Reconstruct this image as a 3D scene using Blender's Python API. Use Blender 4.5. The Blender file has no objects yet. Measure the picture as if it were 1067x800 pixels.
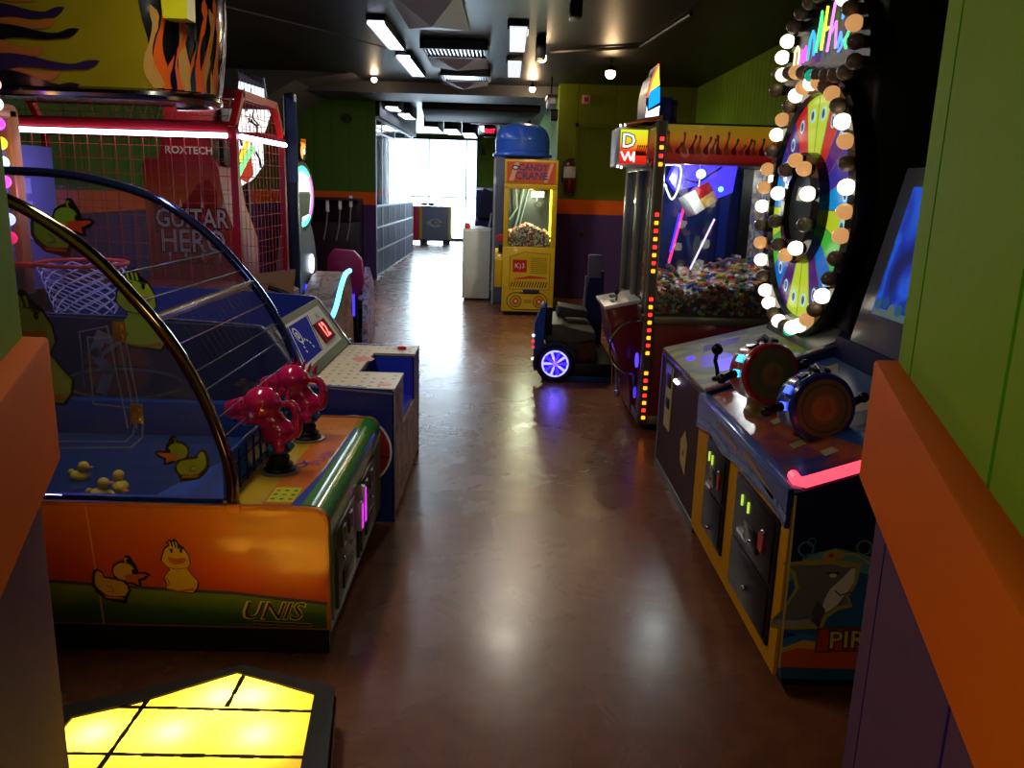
import bpy, bmesh, math, random
from mathutils import Vector, Matrix
random.seed(7)
scene = bpy.context.scene
COL = scene.collection
PI = math.pi
# ------------------------------------------------------------ materials
def lin(c):
    c /= 255.0
    return c / 12.92 if c <= .04045 else ((c + .055) / 1.055) ** 2.4
_mc = {}
def P(r, g, b, rough=.5, metal=0., coat=0., var=.12, scale=9., bump=0., spec=.3):
    k = ('P', r, g, b, rough, metal, coat, var, scale, bump, spec)
    if k in _mc: return _mc[k]
    m = bpy.data.materials.new('paint_%d_%d_%d' % (r, g, b)); m.use_nodes = True
    nt = m.node_tree; bs = nt.nodes['Principled BSDF']
    col = (lin(r), lin(g), lin(b))
    tc = nt.nodes.new('ShaderNodeTexCoord'); nz = nt.nodes.new('ShaderNodeTexNoise')
    nz.inputs['Scale'].default_value = scale; nz.inputs['Detail'].default_value = 4
    nt.links.new(tc.outputs['Object'], nz.inputs['Vector'])
    mx = nt.nodes.new('ShaderNodeMix'); mx.data_type = 'RGBA'
    mx.inputs[6].default_value = (*[c * (1 - var) for c in col], 1)
    mx.inputs[7].default_value = (*[min(1, c * (1 + var)) for c in col], 1)
    nt.links.new(nz.outputs['Fac'], mx.inputs[0]); nt.links.new(mx.outputs[2], bs.inputs['Base Color'])
    bs.inputs['Roughness'].default_value = rough; bs.inputs['Metallic'].default_value = metal
    bs.inputs['Specular IOR Level'].default_value = spec
    bs.inputs['Coat Weight'].default_value = coat; bs.inputs['Coat Roughness'].default_value = .1
    if bump:
        bp = nt.nodes.new('ShaderNodeBump'); bp.inputs['Strength'].default_value = bump; bp.inputs['Distance'].default_value = .01
        n2 = nt.nodes.new('ShaderNodeTexNoise'); n2.inputs['Scale'].default_value = scale * 8
        nt.links.new(tc.outputs['Object'], n2.inputs['Vector'])
        nt.links.new(n2.outputs['Fac'], bp.inputs['Height']); nt.links.new(bp.outputs['Normal'], bs.inputs['Normal'])
    _mc[k] = m
    return m
def E(r, g, b, s=1., back=None):
    k = ('E', r, g, b, s)
    if k in _mc: return _mc[k]
    m = bpy.data.materials.new('glow_%d_%d_%d' % (r, g, b)); m.use_nodes = True
    bs = m.node_tree.nodes['Principled BSDF']
    bs.inputs['Base Color'].default_value = (lin(r) * .6, lin(g) * .6, lin(b) * .6, 1)
    bs.inputs['Emission Color'].default_value = (lin(r), lin(g), lin(b), 1)
    bs.inputs['Emission Strength'].default_value = s; bs.inputs['Roughness'].default_value = .3
    _mc[k] = m
    return m
def GLASS(r=255, g=255, b=255, clear=.9, rough=.03, ior=1.45):
    k = ('G', r, g, b, clear, rough, ior)
    if k in _mc: return _mc[k]
    m = bpy.data.materials.new('clear_sheet_%d_%d_%d' % (r, g, b)); m.use_nodes = True
    nt = m.node_tree; nt.nodes.clear()
    out = nt.nodes.new('ShaderNodeOutputMaterial'); tr = nt.nodes.new('ShaderNodeBsdfTransparent')
    gl = nt.nodes.new('ShaderNodeBsdfGlossy'); df = nt.nodes.new('ShaderNodeBsdfDiffuse')
    fr = nt.nodes.new('ShaderNodeFresnel'); fr.inputs['IOR'].default_value = ior
    m1 = nt.nodes.new('ShaderNodeMixShader'); m2 = nt.nodes.new('ShaderNodeMixShader')
    tr.inputs['Color'].default_value = (lin(r), lin(g), lin(b), 1)
    df.inputs['Color'].default_value = (lin(r) * .8, lin(g) * .8, lin(b) * .8, 1)
    gl.inputs['Roughness'].default_value = rough
    m1.inputs[0].default_value = 1 - clear
    nt.links.new(tr.outputs[0], m1.inputs[1]); nt.links.new(df.outputs[0], m1.inputs[2])
    nt.links.new(fr.outputs[0], m2.inputs[0]); nt.links.new(m1.outputs[0], m2.inputs[1]); nt.links.new(gl.outputs[0], m2.inputs[2])
    nt.links.new(m2.outputs[0], out.inputs['Surface'])
    _mc[k] = m
    return m
def WALLPAINT(name, r, g, b, rough=.7):
    return P(r, g, b, rough, 0, 0, .08, 3., .1, .03)

BLACK = P(12, 12, 14, .45); BLACKG = P(10, 10, 12, .2); STEEL = P(120, 120, 118, .3, .9); CHROME = P(215, 212, 205, .1, 1.)
DGREY = P(45, 46, 50, .45); GREY = P(110, 112, 112, .5); WHITE = P(225, 225, 220, .4); INK = P(20, 16, 22, .4)
RUBBER = P(16, 16, 16, .6)

# ------------------------------------------------------------ mesh builder
class Fr:
    """plane frame: origin, u, v, normal = u x v"""
    def __init__(s, o, u, v):
        s.o = Vector(o); s.u = Vector(u).normalized(); s.v = Vector(v).normalized(); s.n = s.u.cross(s.v).normalized()
    def __call__(s, x, y, z=0.):
        return s.o + s.u * x + s.v * y + s.n * z
def FY(y): return Fr((0, y, 0), (1, 0, 0), (0, 0, 1))          # faces the camera side, (x,z)
def FXp(x): return Fr((x, 0, 0), (0, 1, 0), (0, 0, 1))         # faces +X, (y,z)
def FXm(x): return Fr((x, 0, 0), (0, -1, 0), (0, 0, 1))        # faces -X, (-y,z)
def FZ(z): return Fr((0, 0, z), (1, 0, 0), (0, 1, 0))          # faces up, (x,y)

class MB:
    def __init__(s): s.bm = bmesh.new(); s.mats = []
    def mi(s, m):
        if m not in s.mats: s.mats.append(m)
        return s.mats.index(m)
    def face(s, vs, m):
        try: f = s.bm.faces.new(vs)
        except ValueError: return None
        f.material_index = s.mi(m); return f
    def box(s, x0, y0, z0, x1, y1, z1, m, bev=0., seg=2, M=None):
        b = bmesh.new()
        bmesh.ops.create_cube(b, size=1)
        for v in b.verts:
            v.co = Vector(((x0 + x1) / 2 + v.co.x * (x1 - x0), (y0 + y1) / 2 + v.co.y * (y1 - y0), (z0 + z1) / 2 + v.co.z * (z1 - z0)))
        if bev: bmesh.ops.bevel(b, geom=b.edges[:], offset=min(bev, .49 * min(abs(x1 - x0), abs(y1 - y0), abs(z1 - z0))), segments=seg, affect='EDGES', profile=.5)
        s.merge(b, m, M)
    def merge(s, b, m, M=None):
        mi = s.mi(m); mp = {}
        for v in b.verts: mp[v] = s.bm.verts.new(M @ v.co if M else v.co)
        for f in b.faces:
            try: nf = s.bm.faces.new([mp[v] for v in f.verts]); nf.material_index = mi
            except ValueError: pass
        b.free()
    def poly(s, fr, pts, m, z=0.):
        s.face([s.bm.verts.new(fr(p[0], p[1], z)) for p in pts], m)
    def prism(s, fr, pts, z0, z1, m, side=None, bev=0.):
        b = bmesh.new()
        lo = [b.verts.new(fr(p[0], p[1], z0)) for p in pts]; hi = [b.verts.new(fr(p[0], p[1], z1)) for p in pts]
        b.faces.new(hi); b.faces.new(lo[::-1]); n = len(pts)
        for i in range(n): b.faces.new([lo[i], lo[(i + 1) % n], hi[(i + 1) % n], hi[i]])
        if bev:
            bmesh.ops.bevel(b, geom=b.edges[:], offset=bev, segments=2, affect='EDGES', profile=.5)
        bmesh.ops.recalc_face_normals(b, faces=b.faces)
        s.merge(b, m)
    def ring_pts(s, c, ax, r, n, ref=None):
        ax = Vector(ax).normalized()
        a = ax.orthogonal().normalized() if ref is None else ref; bb = ax.cross(a)
        return [s.bm.verts.new(Vector(c) + a * (r * math.cos(2 * PI * i / n)) + bb * (r * math.sin(2 * PI * i / n))) for i in range(n)]
    def tube(s, pts, r, m, n=8, closed=False, caps=True):
        pts = [Vector(p) for p in pts]; N = len(pts); rr = r if isinstance(r, (list, tuple)) else [r] * N
        rings = []; ref = None
        for i, p in enumerate(pts):
            if closed: t = pts[(i + 1) % N] - pts[i - 1]
            else: t = pts[min(i + 1, N - 1)] - pts[max(i - 1, 0)]
            if t.length < 1e-9: t = Vector((0, 0, 1))
            t.normalize()
            if ref is None: ref = t.orthogonal().normalized()
            else:
                ref = ref - t * ref.dot(t)
                ref = t.orthogonal().normalized() if ref.length < 1e-6 else ref.normalized()
            rings.append(s.ring_pts(p, t, rr[i], n, ref))
        for i in range(N if closed else N - 1):
            a, b = rings[i], rings[(i + 1) % N]
            off = 0
            if closed and i == N - 1:
                off = min(range(n), key=lambda k: (a[0].co - b[k].co).length)
            for j in range(n): s.face([a[j], a[(j + 1) % n], b[(j + 1 + off) % n], b[(j + off) % n]], m)
        if caps and not closed: s.face(rings[0][::-1], m); s.face(rings[-1], m)
    def cyl(s, p0, p1, r, m, r1=None, n=24): s.tube([p0, p1], [r, r if r1 is None else r1], m, n)
    def lathe(s, c, prof, m, ax=(0, 0, 1), n=24):
        ax = Vector(ax).normalized(); c = Vector(c)
        s.tube2([c + ax * h for _, h in prof], [max(r, 1e-4) for r, _ in prof], ax, m, n)
    def tube2(s, cs, rs, ax, m, n):
        ref = ax.orthogonal().normalized(); rings = [s.ring_pts(c, ax, r, n, ref) for c, r in zip(cs, rs)]
        for a, b in zip(rings, rings[1:]):
            for j in range(n): s.face([a[j], a[(j + 1) % n], b[(j + 1) % n], b[j]], m)
        s.face(rings[0][::-1], m); s.face(rings[-1], m)
    def ball(s, c, r, m, sc=(1, 1, 1), seg=16, rot=None):
        b = bmesh.new(); bmesh.ops.create_uvsphere(b, u_segments=seg, v_segments=max(6, seg * 2 // 3), radius=r)
        R_ = rot.to_4x4() if rot else Matrix.Identity(4)
        s.merge(b, m, Matrix.Translation(Vector(c)) @ R_ @ Matrix.Diagonal((*sc, 1)))
    def disc(s, fr, cx, cy, r, m, z=0., ry=None, n=28, th=0.):
        ry = ry or r
        pts = [(cx + r * math.cos(2 * PI * i / n), cy + ry * math.sin(2 * PI * i / n)) for i in range(n)]
        if th: s.prism(fr, pts, z, z + th, m)
        else: s.poly(fr, pts, m, z)
    def ringd(s, fr, cx, cy, r0, r1, m, z=0., a0=0., a1=2 * PI, n=40, k=1.):
        A = [a0 + (a1 - a0) * i / n for i in range(n + 1)]
        for i in range(n):
            s.poly(fr, [(cx + r * math.cos(a) * k, cy + r * math.sin(a)) for r, a in ((r0, A[i]), (r1, A[i]), (r1, A[i + 1]), (r0, A[i + 1]))], m, z)
    def line(s, fr, pts, w, m, z=0.):
        for (x0, y0), (x1, y1) in zip(pts, pts[1:]):
            L = math.hypot(x1 - x0, y1 - y0) or 1e-6; nx, ny = -(y1 - y0) / L * w / 2, (x1 - x0) / L * w / 2
            ex, ey = (x1 - x0) / L * w * .3, (y1 - y0) / L * w * .3
            s.poly(fr, [(x0 - nx - ex, y0 - ny - ey), (x1 - nx + ex, y1 - ny + ey), (x1 + nx + ex, y1 + ny + ey), (x0 + nx - ex, y0 + ny - ey)], m, z)
    def text(s, fr, x, y, string, size, m, z=0., ext=0., shear=0., sx=1., off=0., center=True, bold=0.):
        cu = bpy.data.curves.new('lettering', 'FONT'); cu.body = string; cu.size = size; cu.shear = shear; cu.offset = off + bold
        cu.align_x = 'CENTER' if center else 'LEFT'; cu.align_y = 'CENTER'; cu.extrude = ext; cu.resolution_u = 2
        ob = bpy.data.objects.new('lettering', cu); COL.objects.link(ob)
        dg = bpy.context.evaluated_depsgraph_get(); dg.update()
        me = ob.evaluated_get(dg).to_mesh()
        vs = [s.bm.verts.new(fr(x + v.co.x * sx, y + v.co.y, z + v.co.z)) for v in me.vertices]
        for p in me.polygons: s.face([vs[i] for i in p.vertices], m)
        bpy.data.objects.remove(ob); bpy.data.curves.remove(cu)
    def mesh(s, name, loc, smooth=True, ang=35):
        for v in s.bm.verts: v.co -= loc
        me = bpy.data.meshes.new(name); s.bm.to_mesh(me); s.bm.free()
        for m in s.mats: me.materials.append(m)
        if smooth:
            me.polygons.foreach_set('use_smooth', [True] * len(me.polygons)); me.set_sharp_from_angle(angle=math.radians(ang))
        me.update()
        return me
ORG = {}
def tag(o, label=None, cat=None, group=None, kind=None):
    if label: o['label'] = label
    if cat: o['category'] = cat
    if group: o['group'] = group
    if kind: o['kind'] = kind
def thing(name, label, cat, loc, group=None):
    o = bpy.data.objects.new(name, None); COL.objects.link(o); o.location = loc; o.empty_display_size = .1
    tag(o, label, cat, group); ORG[o.name] = Vector(loc); return o
def part(mb, name, parent, label=None, smooth=True, ang=35, kind=None):
    loc = ORG[parent.name]
    o = bpy.data.objects.new(name, mb.mesh(name, loc, smooth, ang)); COL.objects.link(o); o.parent = parent
    ORG[o.name] = loc; tag(o, label, kind=kind); return o
def solo(mb, name, label, cat, loc, group=None, kind=None, smooth=True):
    loc = Vector(loc); o = bpy.data.objects.new(name, mb.mesh(name, loc, smooth)); COL.objects.link(o); o.location = loc
    ORG[o.name] = loc; tag(o, label, cat, group, kind); return o
def struct(mb, name, label=None, smooth=False):
    o = bpy.data.objects.new(name, mb.mesh(name, Vector((0, 0, 0)), smooth)); COL.objects.link(o); ORG[o.name] = Vector((0, 0, 0)); o['kind'] = 'structure'
    if label: o['label'] = label
    return o
def clone(root, loc, label=None, rotz=None, scale=None):
    r = root.copy(); COL.objects.link(r); r.location = loc
    if rotz is not None: r.rotation_euler = (0, 0, rotz)
    if scale: r.scale = (scale,) * 3
    if label: r['label'] = label
    for ch in root.children:
        c = ch.copy(); COL.objects.link(c); c.parent = r
        for g in ch.children:
            d = g.copy(); COL.objects.link(d); d.parent = c
    return r
def arc(cx, cy, r, a0, a1, n, ry=None):
    ry = ry or r
    return [(cx + r * math.cos(math.radians(a0 + (a1 - a0) * i / n)), cy + ry * math.sin(math.radians(a0 + (a1 - a0) * i / n))) for i in range(n + 1)]
def smoothpts(pts, k=6):
    """Catmull-Rom through points"""
    P_ = [Vector(p) for p in pts]; out = []
    for i in range(len(P_) - 1):
        p0 = P_[max(i - 1, 0)]; p1 = P_[i]; p2 = P_[i + 1]; p3 = P_[min(i + 2, len(P_) - 1)]
        for j in range(k):
            t = j / k
            out.append(.5 * ((2 * p1) + (p2 - p0) * t + (2 * p0 - 5 * p1 + 4 * p2 - p3) * t * t + (3 * p1 - p0 - 3 * p2 + p3) * t ** 3))
    out.append(P_[-1]); return out

# ------------------------------------------------------------ camera
def make_camera():
    F, H = 860., 1.6
    pitch = math.radians(13.3); roll = math.atan2(109, 3617); yaw = math.radians(-.6242)
    Mz = Matrix.Rotation(yaw, 3, 'Z')
    fwd = Vector((0, math.cos(pitch), -math.sin(pitch))); up = Vector((0, math.sin(pitch), math.cos(pitch))); right = Vector((1, 0, 0))
    c, s_ = math.cos(roll), math.sin(roll)
    u = Mz @ (c * up - s_ * right); r = Mz @ (c * right + s_ * up); f = Mz @ fwd
    cd = bpy.data.cameras.new('camera'); co = bpy.data.objects.new('camera', cd); COL.objects.link(co)
    M = Matrix(((r.x, u.x, -f.x, 0), (r.y, u.y, -f.y, 0), (r.z, u.z, -f.z, H), (0, 0, 0, 1)))
    co.matrix_world = M
    cd.sensor_width = 36; cd.lens = F / 1067 * 36; cd.clip_start = .02; cd.clip_end = 200
    scene.camera = co
make_camera()
scene.view_settings.view_transform = 'Standard'; scene.view_settings.look = 'None'
scene.view_settings.gamma = 1; scene.view_settings.use_curve_mapping = False
scene.view_settings.exposure = 0.3
w = bpy.data.worlds.new('World'); scene.world = w; w.use_nodes = True
bg = w.node_tree.nodes['Background']; bg.inputs[0].default_value = (.85, .93, 1, 1); bg.inputs[1].default_value = 4

# ============================================================ SETTING
GREENW = WALLPAINT('green', 104, 138, 42); GREENR = WALLPAINT('green', 136, 168, 18); GREEN_SHADED = WALLPAINT('green', 72, 104, 48); ORANGEW = WALLPAINT('orange', 212, 92, 30); PURPLEW = WALLPAINT('purple', 74, 52, 100)  # left-wall green is the same paint, its dimness put into the colour
CEILM = P(20, 20, 23, .42, 0, 0, .2, 2., .1, .25); GREYCEIL = P(105, 106, 116, .5)
def floor_mat():
    m = bpy.data.materials.new('sealed_brown_concrete'); m.use_nodes = True; nt = m.node_tree; bs = nt.nodes['Principled BSDF']
    tc = nt.nodes.new('ShaderNodeTexCoord')
    def noise(sc, det=6, dist=0.):
        n = nt.nodes.new('ShaderNodeTexNoise'); n.inputs['Scale'].default_value = sc; n.inputs['Detail'].default_value = det; n.inputs['Distortion'].default_value = dist
        nt.links.new(tc.outputs['Object'], n.inputs['Vector']); return n
    def ramp(n, stops):
        r = nt.nodes.new('ShaderNodeValToRGB'); e = r.color_ramp.elements
        e[0].position, e[0].color = stops[0]; e[1].position, e[1].color = stops[-1]
        for p, c in stops[1:-1]:
            q = e.new(p); q.color = c
        nt.links.new(n.outputs['Fac'], r.inputs[0]); return r
    n1 = noise(.9, 6, .6); c1 = ramp(n1, [(.3, (lin(108), lin(62), lin(38), 1)), (.5, (lin(124), lin(74), lin(46), 1)), (.72, (lin(138), lin(86), lin(56), 1))])
    n2 = noise(14, 8); c2 = ramp(n2, [(.35, (.8, .8, .8, 1)), (.65, (1.05, 1.05, 1.05, 1))])
    mx = nt.nodes.new('ShaderNodeMix'); mx.data_type = 'RGBA'; mx.blend_type = 'MULTIPLY'; mx.inputs[0].default_value = 1
    nt.links.new(c1.outputs[0], mx.inputs[6]); nt.links.new(c2.outputs[0], mx.inputs[7]); nt.links.new(mx.outputs[2], bs.inputs['Base Color'])
    n3 = noise(2.2, 7, 1.2); r3 = ramp(n3, [(.3, (.235, .235, .235, 1)), (.7, (.31, .31, .31, 1))]); nt.links.new(r3.outputs[0], bs.inputs['Roughness'])
    bp = nt.nodes.new('ShaderNodeBump'); bp.inputs['Strength'].default_value = .07; bp.inputs['Distance'].default_value = .02
    n4 = noise(3.5, 5); nt.links.new(n4.outputs['Fac'], bp.inputs['Height']); nt.links.new(bp.outputs['Normal'], bs.inputs['Normal'])
    bs.inputs['Specular IOR Level'].default_value = .6
    return m
m = MB(); m.box(-5, -3, -.1, 3.4, 25.8, 0, floor_mat()); struct(m, 'floor')
m = MB(); m.box(-5, -3, 3.1, 3.4, 25.8, 3.2, CEILM); struct(m, 'ceiling')

def siding(m, frm, x0, x1, z0, z1, mat, depth=.05, pitch=.2, gw=.012, gd=.008, off=0.):
    """panelled sheet in a plane frame with real vertical grooves"""
    pts = [(x0, 0), (x0, depth)]; x = x0 + off + pitch * .5
    while x < x1 - gw:
        pts += [(x, depth), (x + gw * .2, depth - gd), (x + gw * .8, depth - gd), (x + gw, depth)]; x += pitch
    pts += [(x1, depth), (x1, 0)]
    f2 = Fr(frm(0, z0, 0), frm.u, frm.n)   # (along, out)
    h = z1 - z0
    b = bmesh.new()
    lo = [b.verts.new(f2.o + f2.u * p[0] + f2.v * p[1]) for p in pts]; hi = [b.verts.new(v.co + frm.v * h) for v in lo]
    n = len(pts); b.faces.new(lo); b.faces.new(hi[::-1])
    for i in range(n): b.faces.new([lo[i], hi[i], hi[(i + 1) % n], lo[(i + 1) % n]])
    bmesh.ops.recalc_face_normals(b, faces=b.faces)
    m.merge(b, mat)
ZB0, ZB1 = 1.13, 1.34          # orange rail on the entrance corner walls
WB0, WB1 = 1.26, 1.47          # orange band on the far walls
GROOVEG = WALLPAINT('g', 84, 158, 6); GROOVEP = WALLPAINT('g', 52, 34, 110); PURPLEN = WALLPAINT('p', 92, 62, 88)
def entrance(side):
    sg = 1 if side == 'right' else -1
    if side == 'right': B = Vector((.66, 1.35, 0)); d = Vector((.308, .951, 0)).normalized(); zt, zb0, zb1 = 1.338, 1.127, 1.212; gs = (.13, .645, 1.0)
    else: B = Vector((-.765, 1.295, 0)); d = Vector((-.375, .927, 0)).normalized(); zt, zb0, zb1 = 1.348, 1.14, 1.18; gs = ()
    L = 1.15; A = B - d * L; fx = 3.2 * sg if sg > 0 else -4.4
    n = Vector((-d.y, d.x, 0)) * sg if sg > 0 else Vector((d.y, -d.x, 0))
    m = MB()
    def slab(z0, z1, mat, gm):
        b = []; cur = [B]
        for g in gs:
            for ds, dn in ((-.006, 0), (-.004, -.006), (.004, -.006), (.006, 0)): cur.append(B - d * (g + ds) + n * dn)
        cur.append(A); pts = cur + [Vector((fx, A.y, 0)), Vector((fx, B.y, 0))]
        lo = [m.bm.verts.new((p.x, p.y, z0)) for p in pts]; hi = [m.bm.verts.new((p.x, p.y, z1)) for p in pts]; N = len(pts)
        for i in range(N):
            isg = 1 <= i <= len(gs) * 4 and (i - 1) % 4 != 3
            m.face([lo[i], lo[(i + 1) % N], hi[(i + 1) % N], hi[i]], gm if isg else mat)
        m.face(hi, mat); m.face(lo[::-1], mat)
    slab(0, 1.23, PURPLEN, GROOVEP); slab(1.23, 3.1, GREENR, GROOVEG)
    bmesh.ops.recalc_face_normals(m.bm, faces=m.bm.faces)
    struct(m, 'wall_entrance_' + side)
    m = MB(); o = .0375; k = B.y + .012
    Ao = A + n * o; Bo = B + n * o; Bo.y = k
    pts = [(Ao, zb1), (Bo, zb0), (Vector((fx, k, 0)), zb0), (Vector((fx, B.y + .001, 0)), zb0), (B, zb0), (A, zb1)]
    b = bmesh.new(); lo = [b.verts.new((p.x, p.y, z)) for p, z in pts]; hi = [b.verts.new((p.x, p.y, zt)) for p, z in pts]; N = len(pts)
    b.faces.new(hi); b.faces.new(lo[::-1])
    for i in range(N): b.faces.new([lo[i], lo[(i + 1) % N], hi[(i + 1) % N], hi[i]])
    ed = [e for e in b.edges if (e.verts[0] in (lo[0], lo[1], hi[0], hi[1], hi[2]) and e.verts[1] in (lo[0], lo[1], hi[0], hi[1], hi[2]))]
    bmesh.ops.bevel(b, geom=ed, offset=.006, segments=2, affect='EDGES', profile=.5)
    bmesh.ops.recalc_face_normals(b, faces=b.faces); m.merge(b, ORANGEN)
    struct(m, 'trim_1' if side == 'right' else 'trim_2', smooth=True)
ORANGEN = WALLPAINT('o', 224, 104, 8)
entrance('right'); entrance('left')
# side and back walls of the near room
m = MB(); m.box(-4.5, -3, 0, -4.4, .3, 3.1, GREENW); struct(m, 'wall_near_left')
m = MB(); m.box(3.2, -3, 0, 3.3, .3, 3.1, GREENW); struct(m, 'wall_near_right')
m = MB(); m.box(-4.5, -3.1, 0, 3.3, -3, 3.1, GREENW); struct(m, 'wall_near_back')
def banded(name, frm, x0, x1, pitch=.3, extra=None, GREENW=None):
    m = MB(); GREENW = GREENW or globals()['GREENW']
    siding(m, frm, x0, x1, 0, WB0, PURPLEW, .06, pitch); siding(m, frm, x0, x1, WB1, 3.1, GREENW, .06, pitch)
    m.prism(frm, [(x0, WB0), (x1, WB0), (x1, WB1), (x0, WB1)], 0, .08, ORANGEW)
    if extra: extra(m)
    return struct(m, name)
banded('wall_left', FXp(-4.06), 1.3, 14.5, GREENW=GREEN_SHADED)
banded('wall_right', FXm(2.76), -12.6, -1.35, .16)
banded('wall_cross_left', FY(14.56), -4.06, -2.27, GREENW=GREEN_SHADED)
def doorlines(m):
    pass
GREEN_DIMMED = WALLPAINT('green', 100, 112, 30)  # same green paint with this wall's dim light put into the colour
banded('wall_cross_right', FY(12.66), .7, 2.76, .55, GREENW=GREEN_DIMMED)
banded('wall_aisle_right', FXm(.76), -25.5, -12.66)
# far wall with the big window
m = MB(); f = FY(25.56)
siding(m, f, -4.0, -2.94, 0, 3.1, GREENW, .06); siding(m, f, -.93, .76, WB1, 3.1, GREENW, .06); siding(m, f, -.93, .76, 0, WB0, PURPLEW, .06)
m.prism(f, [(-.93, WB0), (.76, WB0), (.76, WB1), (-.93, WB1)], 0, .08, ORANGEW)
m.box(-2.94, 25.5, 3.0, -.93, 25.6, 3.1, GREENW); struct(m, 'wall_window')
# window: frame, mullions, glass
FRM = P(70, 72, 78, .4, .5)
m = MB()
for x in (-2.94, -.98): m.box(x, 25.48, 0, x + .05, 25.56, 3.0, FRM, .004)
m.box(-2.94, 25.48, 2.95, -.93, 25.56, 3.0, FRM); m.box(-2.94, 25.48, 0, -.93, 25.56, .08, FRM)
for x in (-2.41, -1.3): m.box(x, 25.49, .05, x + .035, 25.54, 2.97, FRM)
m.box(-2.94, 25.495, 1.28, -.93, 25.535, 1.31, FRM)
wn = struct(m, 'window_1')
m = MB(); m.box(-2.9, 25.51, .05, -.96, 25.52, 2.97, GLASS(240, 250, 255, .97)); g = part(m, 'glass_pane', wn)
# storefront cabins on the left of the far aisle
m = MB(); SF = P(96, 100, 112, .35, .6)
m.box(-2.95, 20.12, 0, -2.27, 20.2, 3.1, P(60, 60, 90, .5)); m.box(-3.0, 20.2, 0, -2.95, 25.5, 3.1, PURPLEW)
m.box(-2.5, 14.56, 2.72, -2.2, 20.2, 3.1, P(26, 27, 32, .6)); struct(m, 'wall_partition')
m = MB()
ys = [14.6, 15.3, 17.0, 18.7, 20.12]
for y in ys: m.box(-2.295, y - .03, 0, -2.272, y + .03, 2.72, SF)
for z in (.02, .45, .85, 1.22, 2.45, 2.68): m.box(-2.295, 14.56, z, -2.268, 20.15, z + .035, SF)
for y in (16.1, 17.8): m.box(-2.294, y - .015, 0.05, -2.274, y + .015, 2.45, SF)
wn = struct(m, 'window_2')
m = MB(); m.box(-2.29, 14.6, 1.26, -2.28, 20.1, 2.68, GLASS(235, 242, 250, .9, .06, 1.5)); part(m, 'upper_pane', wn)
m = MB(); m.box(-2.29, 14.6, .05, -2.28, 20.1, 1.26, P(60, 64, 112, .55, .0, .0, .3, 3., 0, .2)); part(m, 'frosted_lower_pane', wn)
# door in the right cross wall
m = MB(); DP = WALLPAINT('d', 92, 104, 28)
m.box(1.0, 12.575, WB1, 1.78, 12.6, 2.5, DP, .004); m.box(1.0, 12.575, WB0, 1.78, 12.59, WB1, ORANGEW); m.box(1.0, 12.575, .01, 1.78, 12.6, WB0, PURPLEW, .004)
for a in ((.95, 1.0), (1.78, 1.83)): m.box(a[0], 12.565, WB1, a[1], 12.6, 2.56, DP, .003); m.box(a[0], 12.565, 0, a[1], 12.6, WB0, PURPLEW, .003); m.box(a[0], 12.565, WB0, a[1], 12.6, WB1, ORANGEW)
m.box(.95, 12.565, 2.5, 1.83, 12.6, 2.56, DP, .003); dr = struct(m, 'door_1')
m = MB(); m.cyl((1.1, 12.58, 1.0), (1.1, 12.53, 1.0), .012, STEEL); m.ball((1.1, 12.51, 1.0), .03, P(120, 70, 50, .3, .8)); part(m, 'door_handle', dr)
# beam across the ceiling and the dark bulkheads
m = MB(); m.box(-4.0, 13.0, 2.94, 2.7, 14.2, 3.1, P(70, 70, 78, .5)); struct(m, 'trim_3')
m = MB()
m.prism(FY(14.6), [(-3.6, 2.62), (-3.0, 2.98), (-2.2, 3.1), (-4.0, 3.1), (-4.0, 2.55)], .3, 2.5, P(92, 92, 98, .5)); struct(m, 'trim_4')
# ============================================================ shared drawings
DUCK_OUT = [(120,390),(150,375),(185,400),(195,430),(260,440),(245,390),(260,345),(300,318),(330,310),(345,275),(375,275),(395,310),(415,345),(430,395),(480,392),(508,410),(470,450),(440,460),(445,500),(400,495),(365,478),(350,490),(372,530),(345,580),(330,630),(250,618),(180,600),(130,550),(105,500),(108,440)]
DUCK_BODY = [(128,402),(150,388),(175,408),(185,442),(260,455),(320,470),(345,500),(352,535),(325,578),(250,582),(190,575),(140,530),(118,490),(122,440)]
def duck_side(m, fr, cx, cy, size, z=0., flip=1, body=(205, 160, 30), bill=(200, 90, 20), th=.0006, back=True):
    """little side-view duck drawing, size = width"""
    k = size / 400.
    T = lambda pts: [(cx + flip * (x - 307) * k, cy - (y - 450) * k) for x, y in pts]
    o = [(307 + (x - 307) * 1.05, 450 + (y - 450) * 1.06) for x, y in DUCK_OUT]
    if flip < 0: o = o[::-1]
    Q = lambda pts: T(pts) if flip > 0 else T(pts[::-1])
    Y_ = P(*body, .4); B_ = P(*bill, .4)
    m.poly(fr, [(cx + flip * (x - 307) * k, cy - (y - 450) * k) for x, y in o][::-1], INK, z)
    e = th
    m.poly(fr, Q(DUCK_BODY)[::-1], Y_, z + e)
    hx, hy = T([(332, 388)])[0]; m.disc(fr, hx, hy, 76 * k, Y_, z + e * 2, 66 * k)
    m.poly(fr, Q([(332,420),(365,405),(400,408),(480,402),(495,412),(455,435),(425,447),(432,488),(385,468),(345,468)])[::-1], B_, z + e * 3)
    m.line(fr, T([(200, 500), (235, 510), (250, 545), (200, 550)]), 5 * k, INK, z + e * 3)
    ex, ey = T([(400, 388)])[0]; m.disc(fr, ex, ey, 12 * k, INK, z + e * 4, 20 * k)
    m.poly(fr, Q([(175,580),(310,588),(318,606),(240,604),(190,598)])[::-1], B_, z + e * 2)
    m.line(fr, T([(350, 320), (345, 290), (360, 285)]), 12 * k, Y_, z + e * 2)
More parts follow.
